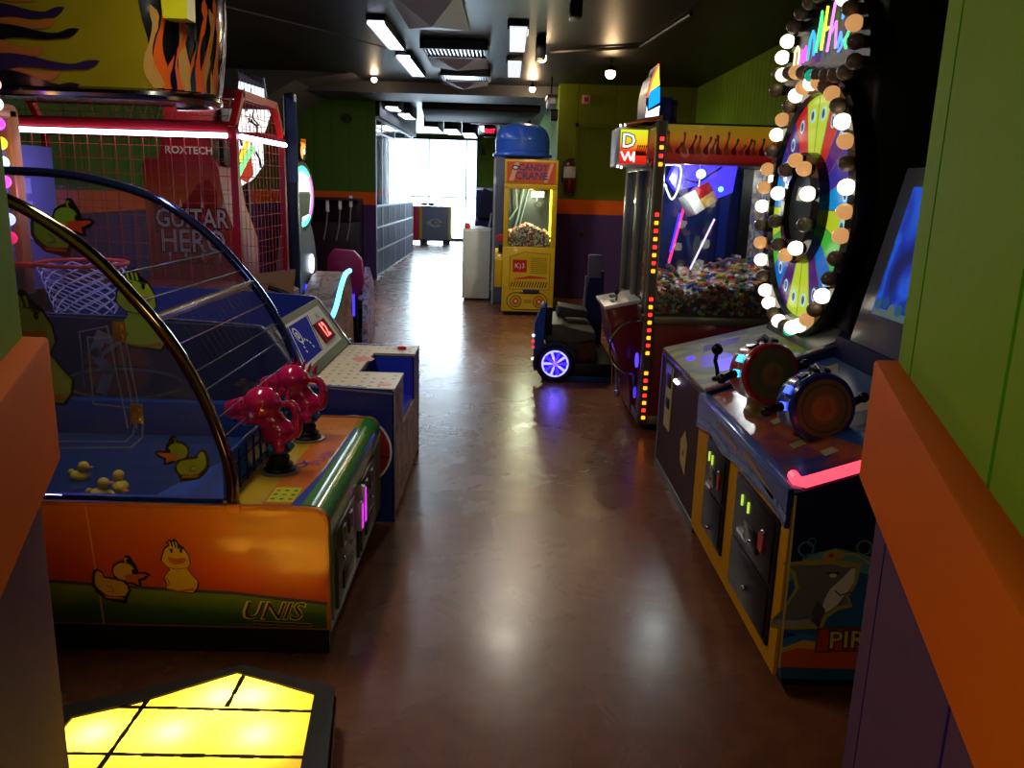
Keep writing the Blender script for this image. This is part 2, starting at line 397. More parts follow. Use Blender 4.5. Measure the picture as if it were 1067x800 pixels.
def duck_front(m, fr, cx, cy, size, z=0., body=(210, 165, 30), bill=(200, 90, 20), th=.0006, head_only=False):
    k = size / 280.
    T = lambda pts: [(cx + (x - 715) * k, cy - (y - 375) * k) for x, y in pts]
    out = [(578,330),(590,280),(612,225),(645,200),(625,180),(650,172),(645,155),(672,165),(690,148),(712,165),(725,192),(765,225),(798,285),(806,350),(778,395),(808,440),(860,500),(850,555),(815,600),(690,588),(600,575),(608,520),(590,480),(612,440),(640,410),(635,388),(600,360)]
    Y_ = P(*body, .4); B_ = P(*bill, .4)
    m.poly(fr, T(out)[::-1], INK, z)
    e = th
    m.poly(fr, T([(715 + (x - 715) * .925, 378 + (y - 378) * (.955 if y > 250 else .93)) for x, y in out if not (y < 195)])[::-1], Y_, z + e)
    m.line(fr, T([(640, 385), (690, 400), (775, 385)]), 5 * k, INK, z + e * 2)
    m.poly(fr, T([(632,300),(700,312),(765,303),(775,325),(745,352),(690,362),(645,340)])[::-1], B_, z + e * 2)
    for ex in (667, 738):
        x, y = T([(ex, 250)])[0]; m.disc(fr, x, y, 10 * k, INK, z + e * 2, 16 * k); m.line(fr, T([(ex - 16, 238 if ex < 700 else 232), (ex + 14, 232 if ex < 700 else 238)]), 6 * k, INK, z + e * 2)
    m.poly(fr, T([(610,552),(700,572),(815,552),(812,575),(700,583),(612,566)])[::-1], B_, z + e * 2)
    for dx in (655, 680, 702): m.line(fr, T([(dx + 8, 215), (dx, 180)]), 12 * k, Y_, z + e * 2)
    m.line(fr, T([(610, 470), (635, 510), (620, 540)]), 5 * k, INK, z + e * 2)
def flame(m, fr, x, y, L, w_, mat, z=0., ang=90., wig=.25, mapf=None):
    """one licking flame tongue pointing along ang"""
    n = 14; a = math.radians(ang); le, ri = [], []
    for i in range(n + 1):
        t = i / n; ww = w_ * .5 * (1 - t) ** .8 * (1 + .35 * math.sin(t * 9)) + (w_ * .16 if .8 < t < .97 else 0); off = wig * w_ * math.sin(t * 5.5)
        px, py = L * t, off
        le.append((px, py + ww)); ri.append((px, py - ww))
    pts = ri + le[::-1]
    pts = [(x + px * math.cos(a) - py * math.sin(a), y + px * math.sin(a) + py * math.cos(a)) for px, py in pts]
    if mapf: m.face([m.bm.verts.new(mapf(px, py, z)) for px, py in pts], mat)
    else: m.poly(fr, pts, mat, z)
def gradient_mat(name, stops, axis='Z', lo=0., hi=1., rough=.35, coat=.3):
    """printed colour bands along an axis, in object coordinates"""
    mt = bpy.data.materials.new(name); mt.use_nodes = True; nt = mt.node_tree; bs = nt.nodes['Principled BSDF']
    tc = nt.nodes.new('ShaderNodeTexCoord'); sp = nt.nodes.new('ShaderNodeSeparateXYZ'); mr = nt.nodes.new('ShaderNodeMapRange')
    mr.inputs[1].default_value = lo; mr.inputs[2].default_value = hi
    nt.links.new(tc.outputs['Object'], sp.inputs[0]); nt.links.new(sp.outputs[axis], mr.inputs[0])
    r = nt.nodes.new('ShaderNodeValToRGB'); e = r.color_ramp.elements
    C_ = lambda c: (lin(c[0]), lin(c[1]), lin(c[2]), 1)
    e[0].position, e[0].color = stops[0][0], C_(stops[0][1]); e[1].position, e[1].color = stops[-1][0], C_(stops[-1][1])
    for p, c in stops[1:-1]:
        q = e.new(p); q.color = C_(c)
    nt.links.new(mr.outputs[0], r.inputs[0]); nt.links.new(r.outputs[0], bs.inputs['Base Color'])
    bs.inputs['Roughness'].default_value = rough; bs.inputs['Coat Weight'].default_value = coat
    return mt
def patch_mat(name, cols, scale=14., rough=.35, emit=0., kind='voronoi', stretch=(1, 1, 1)):
    """small-patch printed artwork"""
    mt = bpy.data.materials.new(name); mt.use_nodes = True; nt = mt.node_tree; bs = nt.nodes['Principled BSDF']
    tc = nt.nodes.new('ShaderNodeTexCoord'); mp = nt.nodes.new('ShaderNodeMapping'); mp.inputs['Scale'].default_value = stretch
    nt.links.new(tc.outputs['Object'], mp.inputs[0])
    if kind == 'voronoi': n = nt.nodes.new('ShaderNodeTexVoronoi'); o = 'Color'
    else: n = nt.nodes.new('ShaderNodeTexNoise'); n.inputs['Detail'].default_value = 2; n.inputs['Distortion'].default_value = 1.2; o = 'Fac'
    n.inputs['Scale'].default_value = scale; nt.links.new(mp.outputs[0], n.inputs['Vector'])
    r = nt.nodes.new('ShaderNodeValToRGB'); e = r.color_ramp.elements; r.color_ramp.interpolation = 'CONSTANT' if kind == 'voronoi' else 'EASE'
    k = len(cols); C_ = lambda c: (lin(c[0]), lin(c[1]), lin(c[2]), 1)
    lo, hi = (0, 1) if kind == 'voronoi' else (.3, .7)
    e[0].position, e[0].color = lo, C_(cols[0]); e[1].position, e[1].color = (hi if kind != 'voronoi' else (k - 1) / k), C_(cols[-1])
    for i in range(1, k - 1):
        q = e.new(lo + (hi - lo) * i / (k - 1 if kind != 'voronoi' else k)); q.color = C_(cols[i])
    nt.links.new(n.outputs[o], r.inputs[0]); nt.links.new(r.outputs[0], bs.inputs['Base Color']); bs.inputs['Roughness'].default_value = rough
    if emit: nt.links.new(r.outputs[0], bs.inputs['Emission Color']); bs.inputs['Emission Strength'].default_value = emit
    return mt

# ============================================================ DUCK WATER MACHINE (left, nearest)
def duck_machine():
    L, Rr, Y0, Y1, T = -2.55, -.57, 2.57, 3.71, .545
    t = thing('duck_shooting_machine', 'orange and green duck shooting game with curved clear dome and two pink blasters', 'arcade machine', (-1.5, 3.1, 0))
    ORG_T = P(178, 92, 20, .35)
    front = gradient_mat('orange_green_print', [(0, (200, 50, 10)), (.35, (205, 62, 10)), (1, (196, 104, 18))], 'Z', .2, .55)
    grn = gradient_mat('grass_print', [(0, (38, 62, 14)), (.5, (64, 100, 22)), (1, (120, 130, 30))], 'Z', .09, .25)
    # body: a hollow tub with rounded front edge
    m = MB()
    prof = [(L, .1), (Rr, .1)] + arc(Rr - .06, T - .06, .06, 0, 90, 6) + [(-.93, T), (-.93, .40), (L + .05, .40), (L + .05, T), (L, T)]
    m.prism(FY(Y0 + .02), prof, -(Y1 - Y0 - .04), 0, P(60, 110, 40, .3))
    m.box(L + .05, Y0 + .06, .03, Rr - .02, Y1 - .05, .1, BLACK)
    part(m, 'cabinet', t)
    # two printed side panels with yellow edging
    for k, (y, s) in enumerate(((Y0 + .02, 1), (Y1 - .02, -1))):
        m = MB(); f = FY(y)
        out = [(L, .1), (Rr, .1)] + arc(Rr - .05, T + .005 - .05, .05, 0, 90, 6) + [(L, T + .005)]
        if s > 0: m.prism(f, out, 0, .018, ORG_T)
        else: m.prism(f, out, -.018, 0, ORG_T)
        if s > 0:
            ins = [(L + .01, .11), (Rr - .012, .11)] + arc(Rr - .055, T - .052, .043, 0, 90, 6) + [(L + .01, T - .009)]
            m.poly(f, ins, front, .0186)
            wave = [(L + .01, .262), (-1.9, .258), (-1.5, .262), (-1.2, .248), (-1.05, .24), (-.9, .236), (-.75, .22), (Rr - .012, .205)]
            m.poly(f, [(L + .01, .11), (Rr - .012, .11)] + wave[::-1], grn, .0192)
            m.line(f, wave, .012, P(60, 60, 90, .4), .0198)
            m.line(f, [(-1.37, T - .01), (-1.345, .11)], .006, P(220, 150, 40, .4), .02)
            duck_side(m, f, -1.273, .277, .19, .0205); duck_front(m, f, -1.075, .33, .125, .0205)
            duck_side(m, f, -1.64, .26, .2, .0205, -1, (150, 190, 210), (200, 110, 40))
            for dx, mt_ in ((.0, P(225, 190, 90, .4)), (.003, P(70, 22, 12, .4))):
                zz = .0205 + (dx > 0) * .0006
                m.text(f, -.775 + dx, .17 + dx * .3, 'UNIS', .092 - dx, mt_, zz, shear=.35, sx=1.05, bold=.003 if dx == 0 else .0)
                m.line(f, [(-.83, .129), (-.64, .123)], .012 - dx, mt_, zz)
            m.box(-.905, Y0 - .004, T - .02, -.86, Y0 + .01, T + .01, P(230, 130, 30, .5), .003)
            m.box(L, Y0 + .0, .02, Rr - .005, Y0 + .03, .105, P(30, 22, 10, .5))
        part(m, 'side_panel', t, 'orange printed side panel with ducks on grass' if s > 0 else 'orange side panel')
    # deck graphics on top (x from -.93 to -.57)
    m = MB(); f = FZ(T)
    m.box(-.93, Y0 + .03, T - .01, -.63, Y1 - .03, T + .003, P(190, 150, 34, .3), .001)
    z = .0035
    m.poly(f, [(-.80, Y0 + .03), (-.68, Y0 + .03), (-.66, Y1 - .03), (-.78, Y1 - .03)], P(206, 104, 40, .3), z)
    m.poly(f, [(-.93, Y1 - .3), (-.66, Y1 - .3), (-.66, Y1 - .03), (-.93, Y1 - .03)], P(214, 130, 60, .3), z + .0004)
    m.poly(f, [(-.70, Y0 + .03), (-.66, Y0 + .03), (-.635, Y0 + .4), (-.625, Y1 - .2), (-.655, Y1 - .2), (-.665, Y0 + .4)], P(40, 70, 150, .3), z + .0006)
    m.poly(f, [(-.665, Y0 + .03), (-.57 - .05, Y0 + .03), (-.62, Y1 - .03), (-.635, Y1 - .03), (-.65, Y0 + .5)], P(70, 130, 50, .3), z + .0008)
    m.poly(f, [(-.79, Y0 + .05), (-.70, Y0 + .05), (-.70, Y0 + .19), (-.79, Y0 + .19)], P(190, 190, 50, .3), z + .0008)
    for i in range(3):
        for j in range(3): m.disc(f, -.775 + i * .03, Y0 + .08 + j * .04, .008, P(*((120, 50, 30), (60, 90, 40), (190, 60, 40))[(i + j) % 3], .4), z + .0012, n=10)
    m.text(Fr((-.77, Y0 + .40, T), (.35, 1, 0), (-1, .35, 0)), 0, 0, 'DUCK', .06, P(60, 60, 130, .4), z + .001, bold=.002)
    m.text(Fr((-.70, Y0 + .52, T), (.15, 1, 0), (-1, .15, 0)), 0, 0, 'SPLASH', .055, P(170, 70, 110, .4), z + .0012, bold=.002)
    m.text(Fr((-.70, Y0 + .92, T), (1, 0, 0), (0, 1, 0)), -.06, 0, 'PLAY', .04, P(190, 50, 40, .4), z + .001)
    # green rounded nose of the deck
    pr = [(-.625, T + .004)] + arc(Rr - .062, T + .008 - .065, .065, 90, 0, 7) + [(Rr + .003, T - .1), (Rr - .004, T - .1), (Rr - .004, T - .06), (-.625, T - .004)]
    m.prism(FY(Y0 + .022), pr[::-1], -(Y1 - Y0 - .044), 0, P(58, 132, 44, .22, 0, .5))
    part(m, 'control_deck', t)
    # coin doors on the aisle side
    f = FXp(Rr)
    m = MB(); m.prism(f, [(Y0 + .04, .12), (Y1 - .04, .12), (Y1 - .04, T - .1), (Y0 + .04, T - .1)], 0, .004, P(96, 100, 40, .4))
    part(m, 'aisle_panel', t)
    for y0, y1 in ((Y0 + .08, Y0 + .42), (Y0 + .55, Y0 + .9)):
        m = MB(); m.box(Rr, y0, .14, Rr + .014, y1, .44, P(70, 66, 58, .35, .5), .004)
        for dy in (.07, .2):
            m.box(Rr + .012, y0 + dy, .34, Rr + .022, y0 + dy + .05, .42, STEEL, .003); m.box(Rr + .02, y0 + dy + .02, .36, Rr + .024, y0 + dy + .03, .41, BLACK)
            m.ball((Rr + .02, y0 + dy + .02, .3), .008, CHROME)
        m.box(Rr + .012, y0 + .08, .18, Rr + .02, y0 + .26, .25, BLACK, .002)
        part(m, 'coin_door', t)
    m = MB()
    for y, hh in ((Y0 + .46, .12), (Y0 + .53, .16)):
        m.box(Rr, y, .27, Rr + .03, y + .035, .27 + hh, P(200, 190, 190, .3, .5), .004)
        m.box(Rr + .03, y + .005, .28, Rr + .033, y + .03, .26 + hh, E(190, 40, 200, 1.2))
    m.box(Rr + .002, Y0 + .5, .14, Rr + .012, Y0 + .51, .26, BLACK); part(m, 'ticket_slot', t, 'ticket slots glowing purple')
    # pool: blue tray, water, low slatted guard
    m = MB(); BLU = P(24, 62, 150, .35)
    m.box(L + .05, Y0 + .05, .40, -.93, Y1 - .05, .425, BLU)
    m.box(L + .05, Y1 - .1, .425, -.93, Y1 - .04, .62, P(28, 60, 130, .4), .01); m.box(L + .05, Y0 + .04, .425, -.93, Y0 + .06, .56, BLU)
    m.prism(FZ(.425), [(-1.25, Y0 + .1), (-.95, Y0 + .1), (-.95, Y1 - .15), (-1.0, Y1 - .15)], 0, .08, P(50, 90, 170, .4))
    part(m, 'pool_tray', t)
    m = MB(); wm = GLASS(80, 130, 210, .75, .02, 1.33); m.box(L + .06, Y0 + .07, .425, -.96, Y1 - .1, .462, wm); part(m, 'water', t)
    m = MB(); gb = P(26, 84, 160, .25, 0, .5)
    m.box(-.935, Y0 + .06, .5, -.92, Y1 - .06, .70, gb, .004)
    for i in range(12): m.box(-.921, Y0 + .1 + i * .085, .53, -.914, Y0 + .105 + i * .085, .69, P(10, 36, 90, .4))
    for i in range(2): m.box(-.921, Y0 + .06, .57 + i * .07, -.914, Y1 - .06, .574 + i * .07, P(10, 36, 90, .4))
    part(m, 'splash_guard', t)
    # arches
    near = [(-.895, .545), (-.897, .63), (-.91, .71), (-.945, .83), (-.995, .955), (-1.06, 1.075), (-1.135, 1.18), (-1.27, 1.335), (-1.40, 1.44), (-1.54, 1.52), (-1.75, 1.58), (-2.0, 1.61), (-2.5, 1.61)]
    C1 = [(p.x, p.y) for p in smoothpts([(a, b, 0) for a, b in near], 4)]
    def sheet(y, nm, lab):
        m = MB(); pts = C1 + [(-2.5, .56), (-.93, .56)]
        m.prism(FY(y), [(x, z) for x, z in pts], 0, .005, GLASS(235, 235, 245, .96, .02)); return m
    m = sheet(Y0 + .04, 0, 0); f = FY(Y0 + .033)
    GD = (104, 122, 50)
    duck_side(m, f, -1.055, .70, .17, .001, -1, GD, (140, 84, 40)); duck_front(m, f, -1.505, 1.06, .235, .001, (110, 124, 120), (130, 90, 60))
    hb = GLASS(225, 225, 245, .6, .1)
    for xx in (-1.255, -1.225, -1.205): m.line(f, [(xx - .01, 1.14), (xx + .03, .80)], .005, hb, .001)
    m.line(f, [(-1.175, .82), (-1.18, .77), (-1.22, .735), (-1.62, .72)], .006, hb, .001)
    m.line(f, [(-1.2, .82), (-1.21, .78), (-1.235, .755), (-1.6, .745)], .004, hb, .001)
    m.line(f, [(-1.23, 1.1), (-1.33, 1.1), (-1.33, .88), (-1.2, .87)], .005, hb, .001)
    p_ = part(m, 'dome_side_sheet', t, 'near clear sheet with duck stickers')
    for zz, xx in ((1.09, -1.245), (.82, -1.21)):
        m = MB(); m.box(xx, Y0 + .02, zz, xx + .04, Y0 + .032, zz + .065, P(176, 140, 80, .3, .8), .003)
        for q in (.018, .048): m.ball((xx + .03, Y0 + .018, zz + q), .006, CHROME, (1, .5, 1), 10)
        part(m, 'hinge', t, 'brass hinge on the near clear sheet')
    m = sheet(Y1 - .05, 0, 0); f = FY(Y1 - .056)
    duck_front(m, f, -1.62, 1.03, .23, .001, (170, 190, 50), (190, 120, 40)); duck_side(m, f, -1.93, 1.38, .27, .001, 1, (120, 150, 40), (190, 60, 30))
    part(m, 'dome_side_sheet', t, 'far clear sheet with duck stickers')
    ARCH = P(150, 120, 80, .08, 1.); ARCHB = P(70, 80, 150, .1, .9)  # near arch chrome carries its gold reflections in the base colour
    m = MB(); m.tube([(x, Y0 + .04, z) for x, z in C1], .02, ARCH, 12); part(m, 'arch', t, 'near dark chrome arch with gold reflections painted into its colour')
    m = MB(); m.tube([(x, Y1 - .05, z) for x, z in C1], .019, ARCHB, 12); part(m, 'arch', t, 'far blue chrome arch')
    m = MB(); ROD = P(200, 205, 220, .15, .9)
    # rods between the arches, spread along the curve
    acc = 0; last = Vector(C1[0]); nxt = .2
    for p in C1[:40]:
        acc += (Vector(p) - last).length; last = Vector(p)
        if acc > nxt and p[1] < 1.3:
            m.tube([(p[0], Y0 + .04, p[1]), (p[0], Y1 - .05, p[1])], .003, ROD, 6); nxt += .085
    for yy in (Y0 + .2 + i * .055 for i in range(17)): m.tube([(x, yy, z) for x, z in C1 if .95 < z < 1.2], .0012, INK, 4)
    part(m, 'guard_wires', t)
    m = MB(); m.tube([(-1.12, Y0 + .05, 1.165), (-1.12, Y1 - .06, 1.165)], .013, P(230, 230, 240, .12, 1.), 10); part(m, 'cross_bar', t)
    # pink creature blasters
    def blaster(bx, by, s=1.):
        m = MB(); z0 = T + .004
        m.lathe((bx, by, z0), [(.072, 0), (.072, .006), (.058, .008), (.058, .002)], P(150, 140, 120, .35, .6)); root = part(m, 'blaster', t)
        m = MB(); m.lathe((bx, by, z0), [(.056, .0), (.058, .012), (.046, .022), (.05, .03), (.036, .042), (.038, .056), (.03, .07), (.024, .075)], RUBBER, (0, 0, 1), 28); part(m, 'rubber_boot', root)
        PK = P(196, 22, 82, .18, 0, .8, .05); m = MB()
        B = lambda x, y, z, r, sc=(1, 1, 1): m.ball((bx + x * s, by + y * s, z0 + z * s), r * s, PK, sc, 20)
        B(0, 0, .125, .046, (1.1, .95, 1.0)); B(-.015, 0, .155, .04); B(-.045, -.005, .215, .054, (1.05, 1, .95)); B(-.06, 0, .19, .045)
        B(-.10, -.01, .20, .034, (1.2, 1, 1)); B(-.125, -.012, .195, .03, (1.1, 1, 1.05)); B(-.09, -.01, .175, .03)
        B(-.075, -.03, .235, .014); B(-.055, .03, .235, .014)
        for i in range(9):  # raised tail loop on the player's side
            a = math.radians(-60 + i * 24); m.ball((bx + (.038 + .022 * math.cos(a)) * s, by, z0 + (.155 + .035 * math.sin(a) + i * .004) * s), (.02 - i * .0011) * s, PK, (1, 1, 1), 12)
        B(.01, -.035, .09, .018, (1, 1, 1.3)); B(.01, .035, .09, .018, (1, 1, 1.3))
        o = part(m, 'creature_body', root, 'glossy pink creature body'); rm = o.modifiers.new('remesh', 'REMESH'); rm.mode = 'VOXEL'; rm.voxel_size = .006; rm.use_smooth_shade = True
        sm = o.modifiers.new('smooth', 'SMOOTH'); sm.iterations = 3
        m = MB()
        for i in range(6):
            a = i * .5; px = bx + (-.07 + .02 * i) * s; pz = z0 + (.262 - .006 * abs(i - 2)) * s
            m.tube([(px, by, pz - .012), (px + .006, by + .004 * math.sin(a), pz + .012), (px + .014, by, pz + .03)], [.009, .006, .001], PK, 7)
        part(m, 'crest', root)
        m = MB(); bl = P(40, 70, 120, .3, 0, .4)
        m.lathe((bx, by, z0), [(.03, .07), (.046, .08), (.05, .09), (.04, .1)], bl); m.ball((bx + .045, by - .01, z0 + .105), .016, P(60, 120, 170, .3)); m.ball((bx - .02, by - .04, z0 + .1), .014, P(60, 120, 170, .3)); part(m, 'blue_collar', root)
        m = MB(); m.lathe((bx - .085, by + .05, z0 + .235), [(.001, 0), (.045, .002), (.05, .008), (.045, .014), (.001, .016)], P(24, 40, 80, .35), (-.2, 1, .1)); part(m, 'ear_disc', root)
        m = MB(); m.ball((bx - .148, by - .028, z0 + .2), .007, INK, (1, 1, 1), 8); m.ball((bx - .148, by + .0, z0 + .2), .007, INK, (1, 1, 1), 8)
        m.ball((bx - .08, by - .052, z0 + .228), .009, WHITE, (1, 1, 1), 8); part(m, 'face', root)
    blaster(-.825, 2.93, 1.22); blaster(-.82, 3.34, 1.2)
duck_machine()
def rubber_duck(x, y, rz, label, z=.462):
    t = thing('toy_duck', label, 'toy duck', (x, y, z), 'toy ducks in the blue pool'); t.rotation_euler = (0, 0, rz)
    YL = P(225, 190, 60, .35); x0, y0 = x, y
    m = MB(); m.ball((x, y, z + .014), .03, YL, (1.25, 1, .75)); m.ball((x - .032, y, z + .026), .012, YL, (1.2, .8, 1.2)); m.ball((x + .016, y, z + .052), .021, YL); part(m, 'body', t)
    m = MB(); m.ball((x + .04, y, z + .05), .011, P(220, 110, 30, .4), (1.3, 1, .4), 10); part(m, 'bill', t)
rubber_duck(-1.62, 3.02, .0, 'yellow toy duck alone in the left of the pool, nearest the wall corner')
rubber_duck(-1.46, 2.84, .5, 'yellow toy duck at the left of the pair in the pool')
rubber_duck(-1.375, 2.80, -.4, 'yellow toy duck at the right of the pair in the pool')
rubber_duck(-1.42, 2.92, 2.2, 'yellow toy duck behind the pair in the pool')

# ============================================================ SMALL BASKETBALL MACHINE (blue)
def hoop_net(m, cx, cy, z, r, h, mat, n=11, th=.0035):
    lv = 5
    for s in (1, -1):
        for i in range(n):
            pts = []
            for k in range(lv * 2 + 1):
                tt = k / (lv * 2); a = 2 * PI * (i + s * k * .5) / n; rr = r * (1 - .32 * tt)
                pts.append((cx + rr * math.cos(a), cy + rr * math.sin(a), z - h * tt))
            m.tube(pts, th, mat, 5)
def small_basket():
    Y0, Y1, X0 = 3.77, 4.88, -.51; D = .665
    t = thing('basketball_machine', 'dark blue basketball game with cream deck and tilted scoreboard behind the duck game', 'arcade machine', (-1.5, 4.3, 0))
    NAVY = P(34, 48, 124, .4, 0, .2); CREAM = P(226, 205, 160, .4); OR_ = P(226, 130, 70, .4); LBL = P(36, 50, 190, .5)
    prof = [(-2.7, .0), (X0, .0), (X0, D - .015), (X0 - .015, D), (-.92, D + .01), (-1.1, .93), (-1.13, .95), (-1.6, .975), (-2.7, .99)]
    for k, y in enumerate((Y0, Y1)):
        m = MB(); f = FY(y)
        m.prism(f, prof, -.03 if k == 0 else 0, 0 if k == 0 else .03, NAVY)
        if k == 0:
            m.line(f, [(X0, .02), (X0, D - .02), (-.92, D + .006), (-1.1, .925), (-1.14, .945), (-2.6, .985)], .008, P(150, 150, 170, .3, .5), .001)
            # ball with ring emblem
            m.disc(f, -1.80, .74, .17, P(90, 100, 170, .4), .001, .16); m.disc(f, -1.80, .74, .15, P(236, 110, 80, .4), .0016, .14)
            for dx in (-.07, 0, .07): m.line(f, [(-1.8 + dx * 1.1, .87), (-1.8 + dx * .6, .74), (-1.8 + dx * 1.1, .61)], .006, INK, .0022)
            m.line(f, [(-1.95, .74), (-1.65, .74)], .006, INK, .0022)
            W_ = P(240, 244, 255, .4)
            m.ringd(f, 0, 0, .0, .0, W_, .002)
            el = [(-1.78 + .28 * math.cos(a) * math.cos(.1) - .08 * math.sin(a) * math.sin(.1), .66 + .07 * math.sin(a) + .03 * math.cos(a) * .3) for a in [2 * PI * i / 40 for i in range(41)]]
            m.line(f, el, .012, W_, .003)
            m.line(f, [(-1.86, .89), (-1.9, .8), (-1.84, .72), (-1.88, .62)], .05, W_, .0028)   # player silhouette
            m.disc(f, -1.83, .87, .022, W_, .0028); m.line(f, [(-1.86, .8), (-1.78, .86)], .02, W_, .0028)
            m.line(f, [(-1.96, .64), (-1.96, .9), (-1.83, .93)], .006, W_, .003)
            m.disc(f, -.70, .36, .178, W_, .001); m.disc(f, -.70, .36, .168, P(150, 40, 34, .4), .0016)
            m.line(f, [(-.86, .38), (-.54, .33)], .006, INK, .0022); m.line(f, [(-.74, .52), (-.68, .2)], .006, INK, .0022)
            m.text(f, -.63, .42, '76', .09, W_, .0025)
        if k == 1: m.prism(FY(Y1), [(-2.6, .7), (-1.14, .7), (-1.14, .935), (-2.6, .965)], 0, .004, P(54, 84, 180, .4))
        part(m, 'side_panel', t, 'dark blue side panel with ringed ball emblem' if k == 0 else None)
    # body blocks around the ball opening
    m = MB(); A, B = 4.12, 4.62; XN = -.74
    m.box(-2.68, Y0 + .03, .02, XN, Y1 - .03, D - .012, NAVY); m.box(XN, Y0 + .03, .02, X0 - .01, A, D - .01, NAVY); m.box(XN, B, .02, X0 - .01, Y1 - .03, D - .01, NAVY)
    m.box(XN, A, .02, X0 - .01, B, .42, NAVY); part(m, 'cabinet', t)
    m = MB(); m.box(XN, A, .42, X0 - .012, B, .425, LBL); m.box(XN, A, .42, XN + .005, B, D - .02, BLACK); m.box(XN, A, .42, X0 - .012, A + .005, D - .02, LBL); m.box(XN, B - .005, .42, X0 - .012, B, D - .02, LBL); part(m, 'ball_opening', t)
    m = MB(); f = FZ(D)
    top = [(-.95, Y0 + .01), (X0, Y0 + .01), (X0, A), (XN, A), (XN, B), (X0, B), (X0, Y1 - .01), (-.95, Y1 - .01)]
    m.prism(f, top, -.012, .003, CREAM)
    m.line(f, [(XN, B + .004), (X0, B + .004)], .02, P(240, 220, 180, .4), .004)
    for i in range(9):
        for j in range(14):
            x = -.93 + i * .047; y = Y0 + .05 + j * .078
            if x > XN - .03 and A - .04 < y < B + .03 or random.random() < .22: continue
            w_ = random.uniform(.012, .02); c = random.choice(((70, 70, 110), (120, 60, 50), (60, 90, 110), (90, 80, 60)))
            m.poly(f, [(x, y - .006), (x + w_, y - .007), (x + w_ + .006, y + .006), (x + .004, y + .007)], P(*c, .5), .0036)
    m.disc(f, -.60, 4.76, .055, OR_, .0038); m.disc(f, -.77, 4.44, .06, OR_, .0038) ; m.disc(f, -.9, 3.86, .04, OR_, .0038); m.disc(f, -.57, 3.86, .035, OR_, .0038)
    m.poly(f, [(XN - .001, A - .02), (X0 - .0, A - .02), (X0, A), (XN, A)], CREAM, .004)
    part(m, 'deck', t, 'cream printed deck')
    m = MB(); m.lathe((-.60, 4.76, D + .003), [(.026, 0), (.026, .008), (.018, .016), (.001, .018)], P(200, 30, 24, .3)); part(m, 'start_button', t)
    # front skin, right face
    m = MB(); f = FXp(X0 - .01)
    pat = patch_mat('ball_court_print', [(150, 120, 100), (176, 150, 130), (120, 70, 60), (190, 170, 150)], 7, .45, kind='noise')
    m.prism(f, [(Y0 + .0, .03), (Y1, .03), (Y1, .40), (Y0, .40)], 0, .008, pat); m.prism(f, [(Y0, .4), (A, .4), (A, D - .02), (Y0, D - .02)], 0, .008, pat); m.prism(f, [(B, .4), (Y1, .4), (Y1, D - .02), (B, D - .02)], 0, .008, P(30, 30, 80, .4))
    part(m, 'front_panel', t)
    # tilted scoreboard
    u = Vector((0, 1, 0)); v = Vector((-.19, 0, .27)).normalized(); f = Fr((-.925, Y0 + .03, D + .01), u, v)   # faces +x/up
    m = MB(); W_, H_ = Y1 - Y0 - .06, .325
    m.prism(f, [(0, 0), (W_, 0), (W_, H_), (0, H_)], -.03, 0, BLACK); part(m, 'scoreboard', t)
    sb = [o for o in t.children][-1]
    m = MB(); m.prism(f, [(.07, .05), (W_ - .1, .05), (W_ - .1, H_ - .04), (.07, H_ - .04)], 0, .006, P(225, 220, 205, .7, 0, 0, .1, 9., 0, .05))
    m.poly(f, [(.10, .075), (.52, .075), (.66, H_ - .055), (.22, H_ - .055)][::1], P(24, 38, 170, .7, 0, 0, .1, 9., 0, .05), .0066)
    m.line(f, [(.13, .08), (.25, H_ - .06)], .008, WHITE, .0072); m.line(f, [(.5, .08), (.63, H_ - .06)], .008, WHITE, .0072)
    m.ringd(f, .30, .21, .035, .045, WHITE, .0072); m.ringd(f, .30, .21, .008, .02, WHITE, .0072)
    for i in range(8): m.disc(f, .34 + .07 * math.cos(i * .45), .12 + .055 * math.sin(i * .45), .008, WHITE, .0072, n=8)
    m.text(f, .8, .24, 'HI', .05, P(120, 50, 50, .4), .0072)
    part(m, 'court_card', sb)
    m = MB(); m.prism(f, [(.62, .09), (.86, .09), (.86, .21), (.62, .21)], .006, .016, P(130, 8, 16, .7, 0, 0, .1, 9., 0, .05)); m.text(f, .74, .15, '12', .12, E(255, 60, 70, 3.), .0165, bold=.003); part(m, 'red_score_display', sb)
    # board tower with bulbs
    XB = -2.56
    m = MB(); fb = FXp(XB)
    m.prism(fb, [(3.86, .99), (4.8, .99), (4.8, 1.75), (3.86, 1.75)], -.03, 0, GLASS(170, 180, 255, .55)); part(m, 'backboard', t)
    m = MB(); gold = P(196, 130, 70, .35, .3)
    for y in (3.84, 4.40): m.box(XB - .03, y - .045, .98, XB + .04, y + .045, 1.92, gold, .012)
    m.box(XB - .03, 3.80, 1.86, XB + .04, 4.44, 1.94, gold, .02); part(m, 'bulb_frame', t)
    cols = [(255, 150, 130), (255, 255, 250), (150, 60, 230), (255, 190, 40), (180, 245, 255), (235, 80, 210), (255, 160, 60), (220, 235, 255), (230, 30, 90)]
    for i, c in enumerate(cols):
        m = MB(); z_ = 2.02 - i * .092; m.ball((XB + .05, 4.24, z_), .032, E(*c, 2.2)); m.cyl((XB, 4.24, z_), (XB + .04, 4.24, z_), .018, BLACK, n=12); part(m, 'bulb', t)
    m = MB(); m.box(XB - .04, 4.16, 1.1, XB + .0, 4.32, 2.08, P(90, 60, 110, .4), .01); part(m, 'bulb_strip', t)
    m = MB()
    for i in range(3): m.box(XB + .0, 4.46, 1.5 - i * .12, XB + .012, 4.54, 1.58 - i * .12, P(150, 160, 190, .4))
    part(m, 'number_plates', t)
    m = MB(); R_ = .215; cx, cy, z = -2.2, 4.32, 1.16
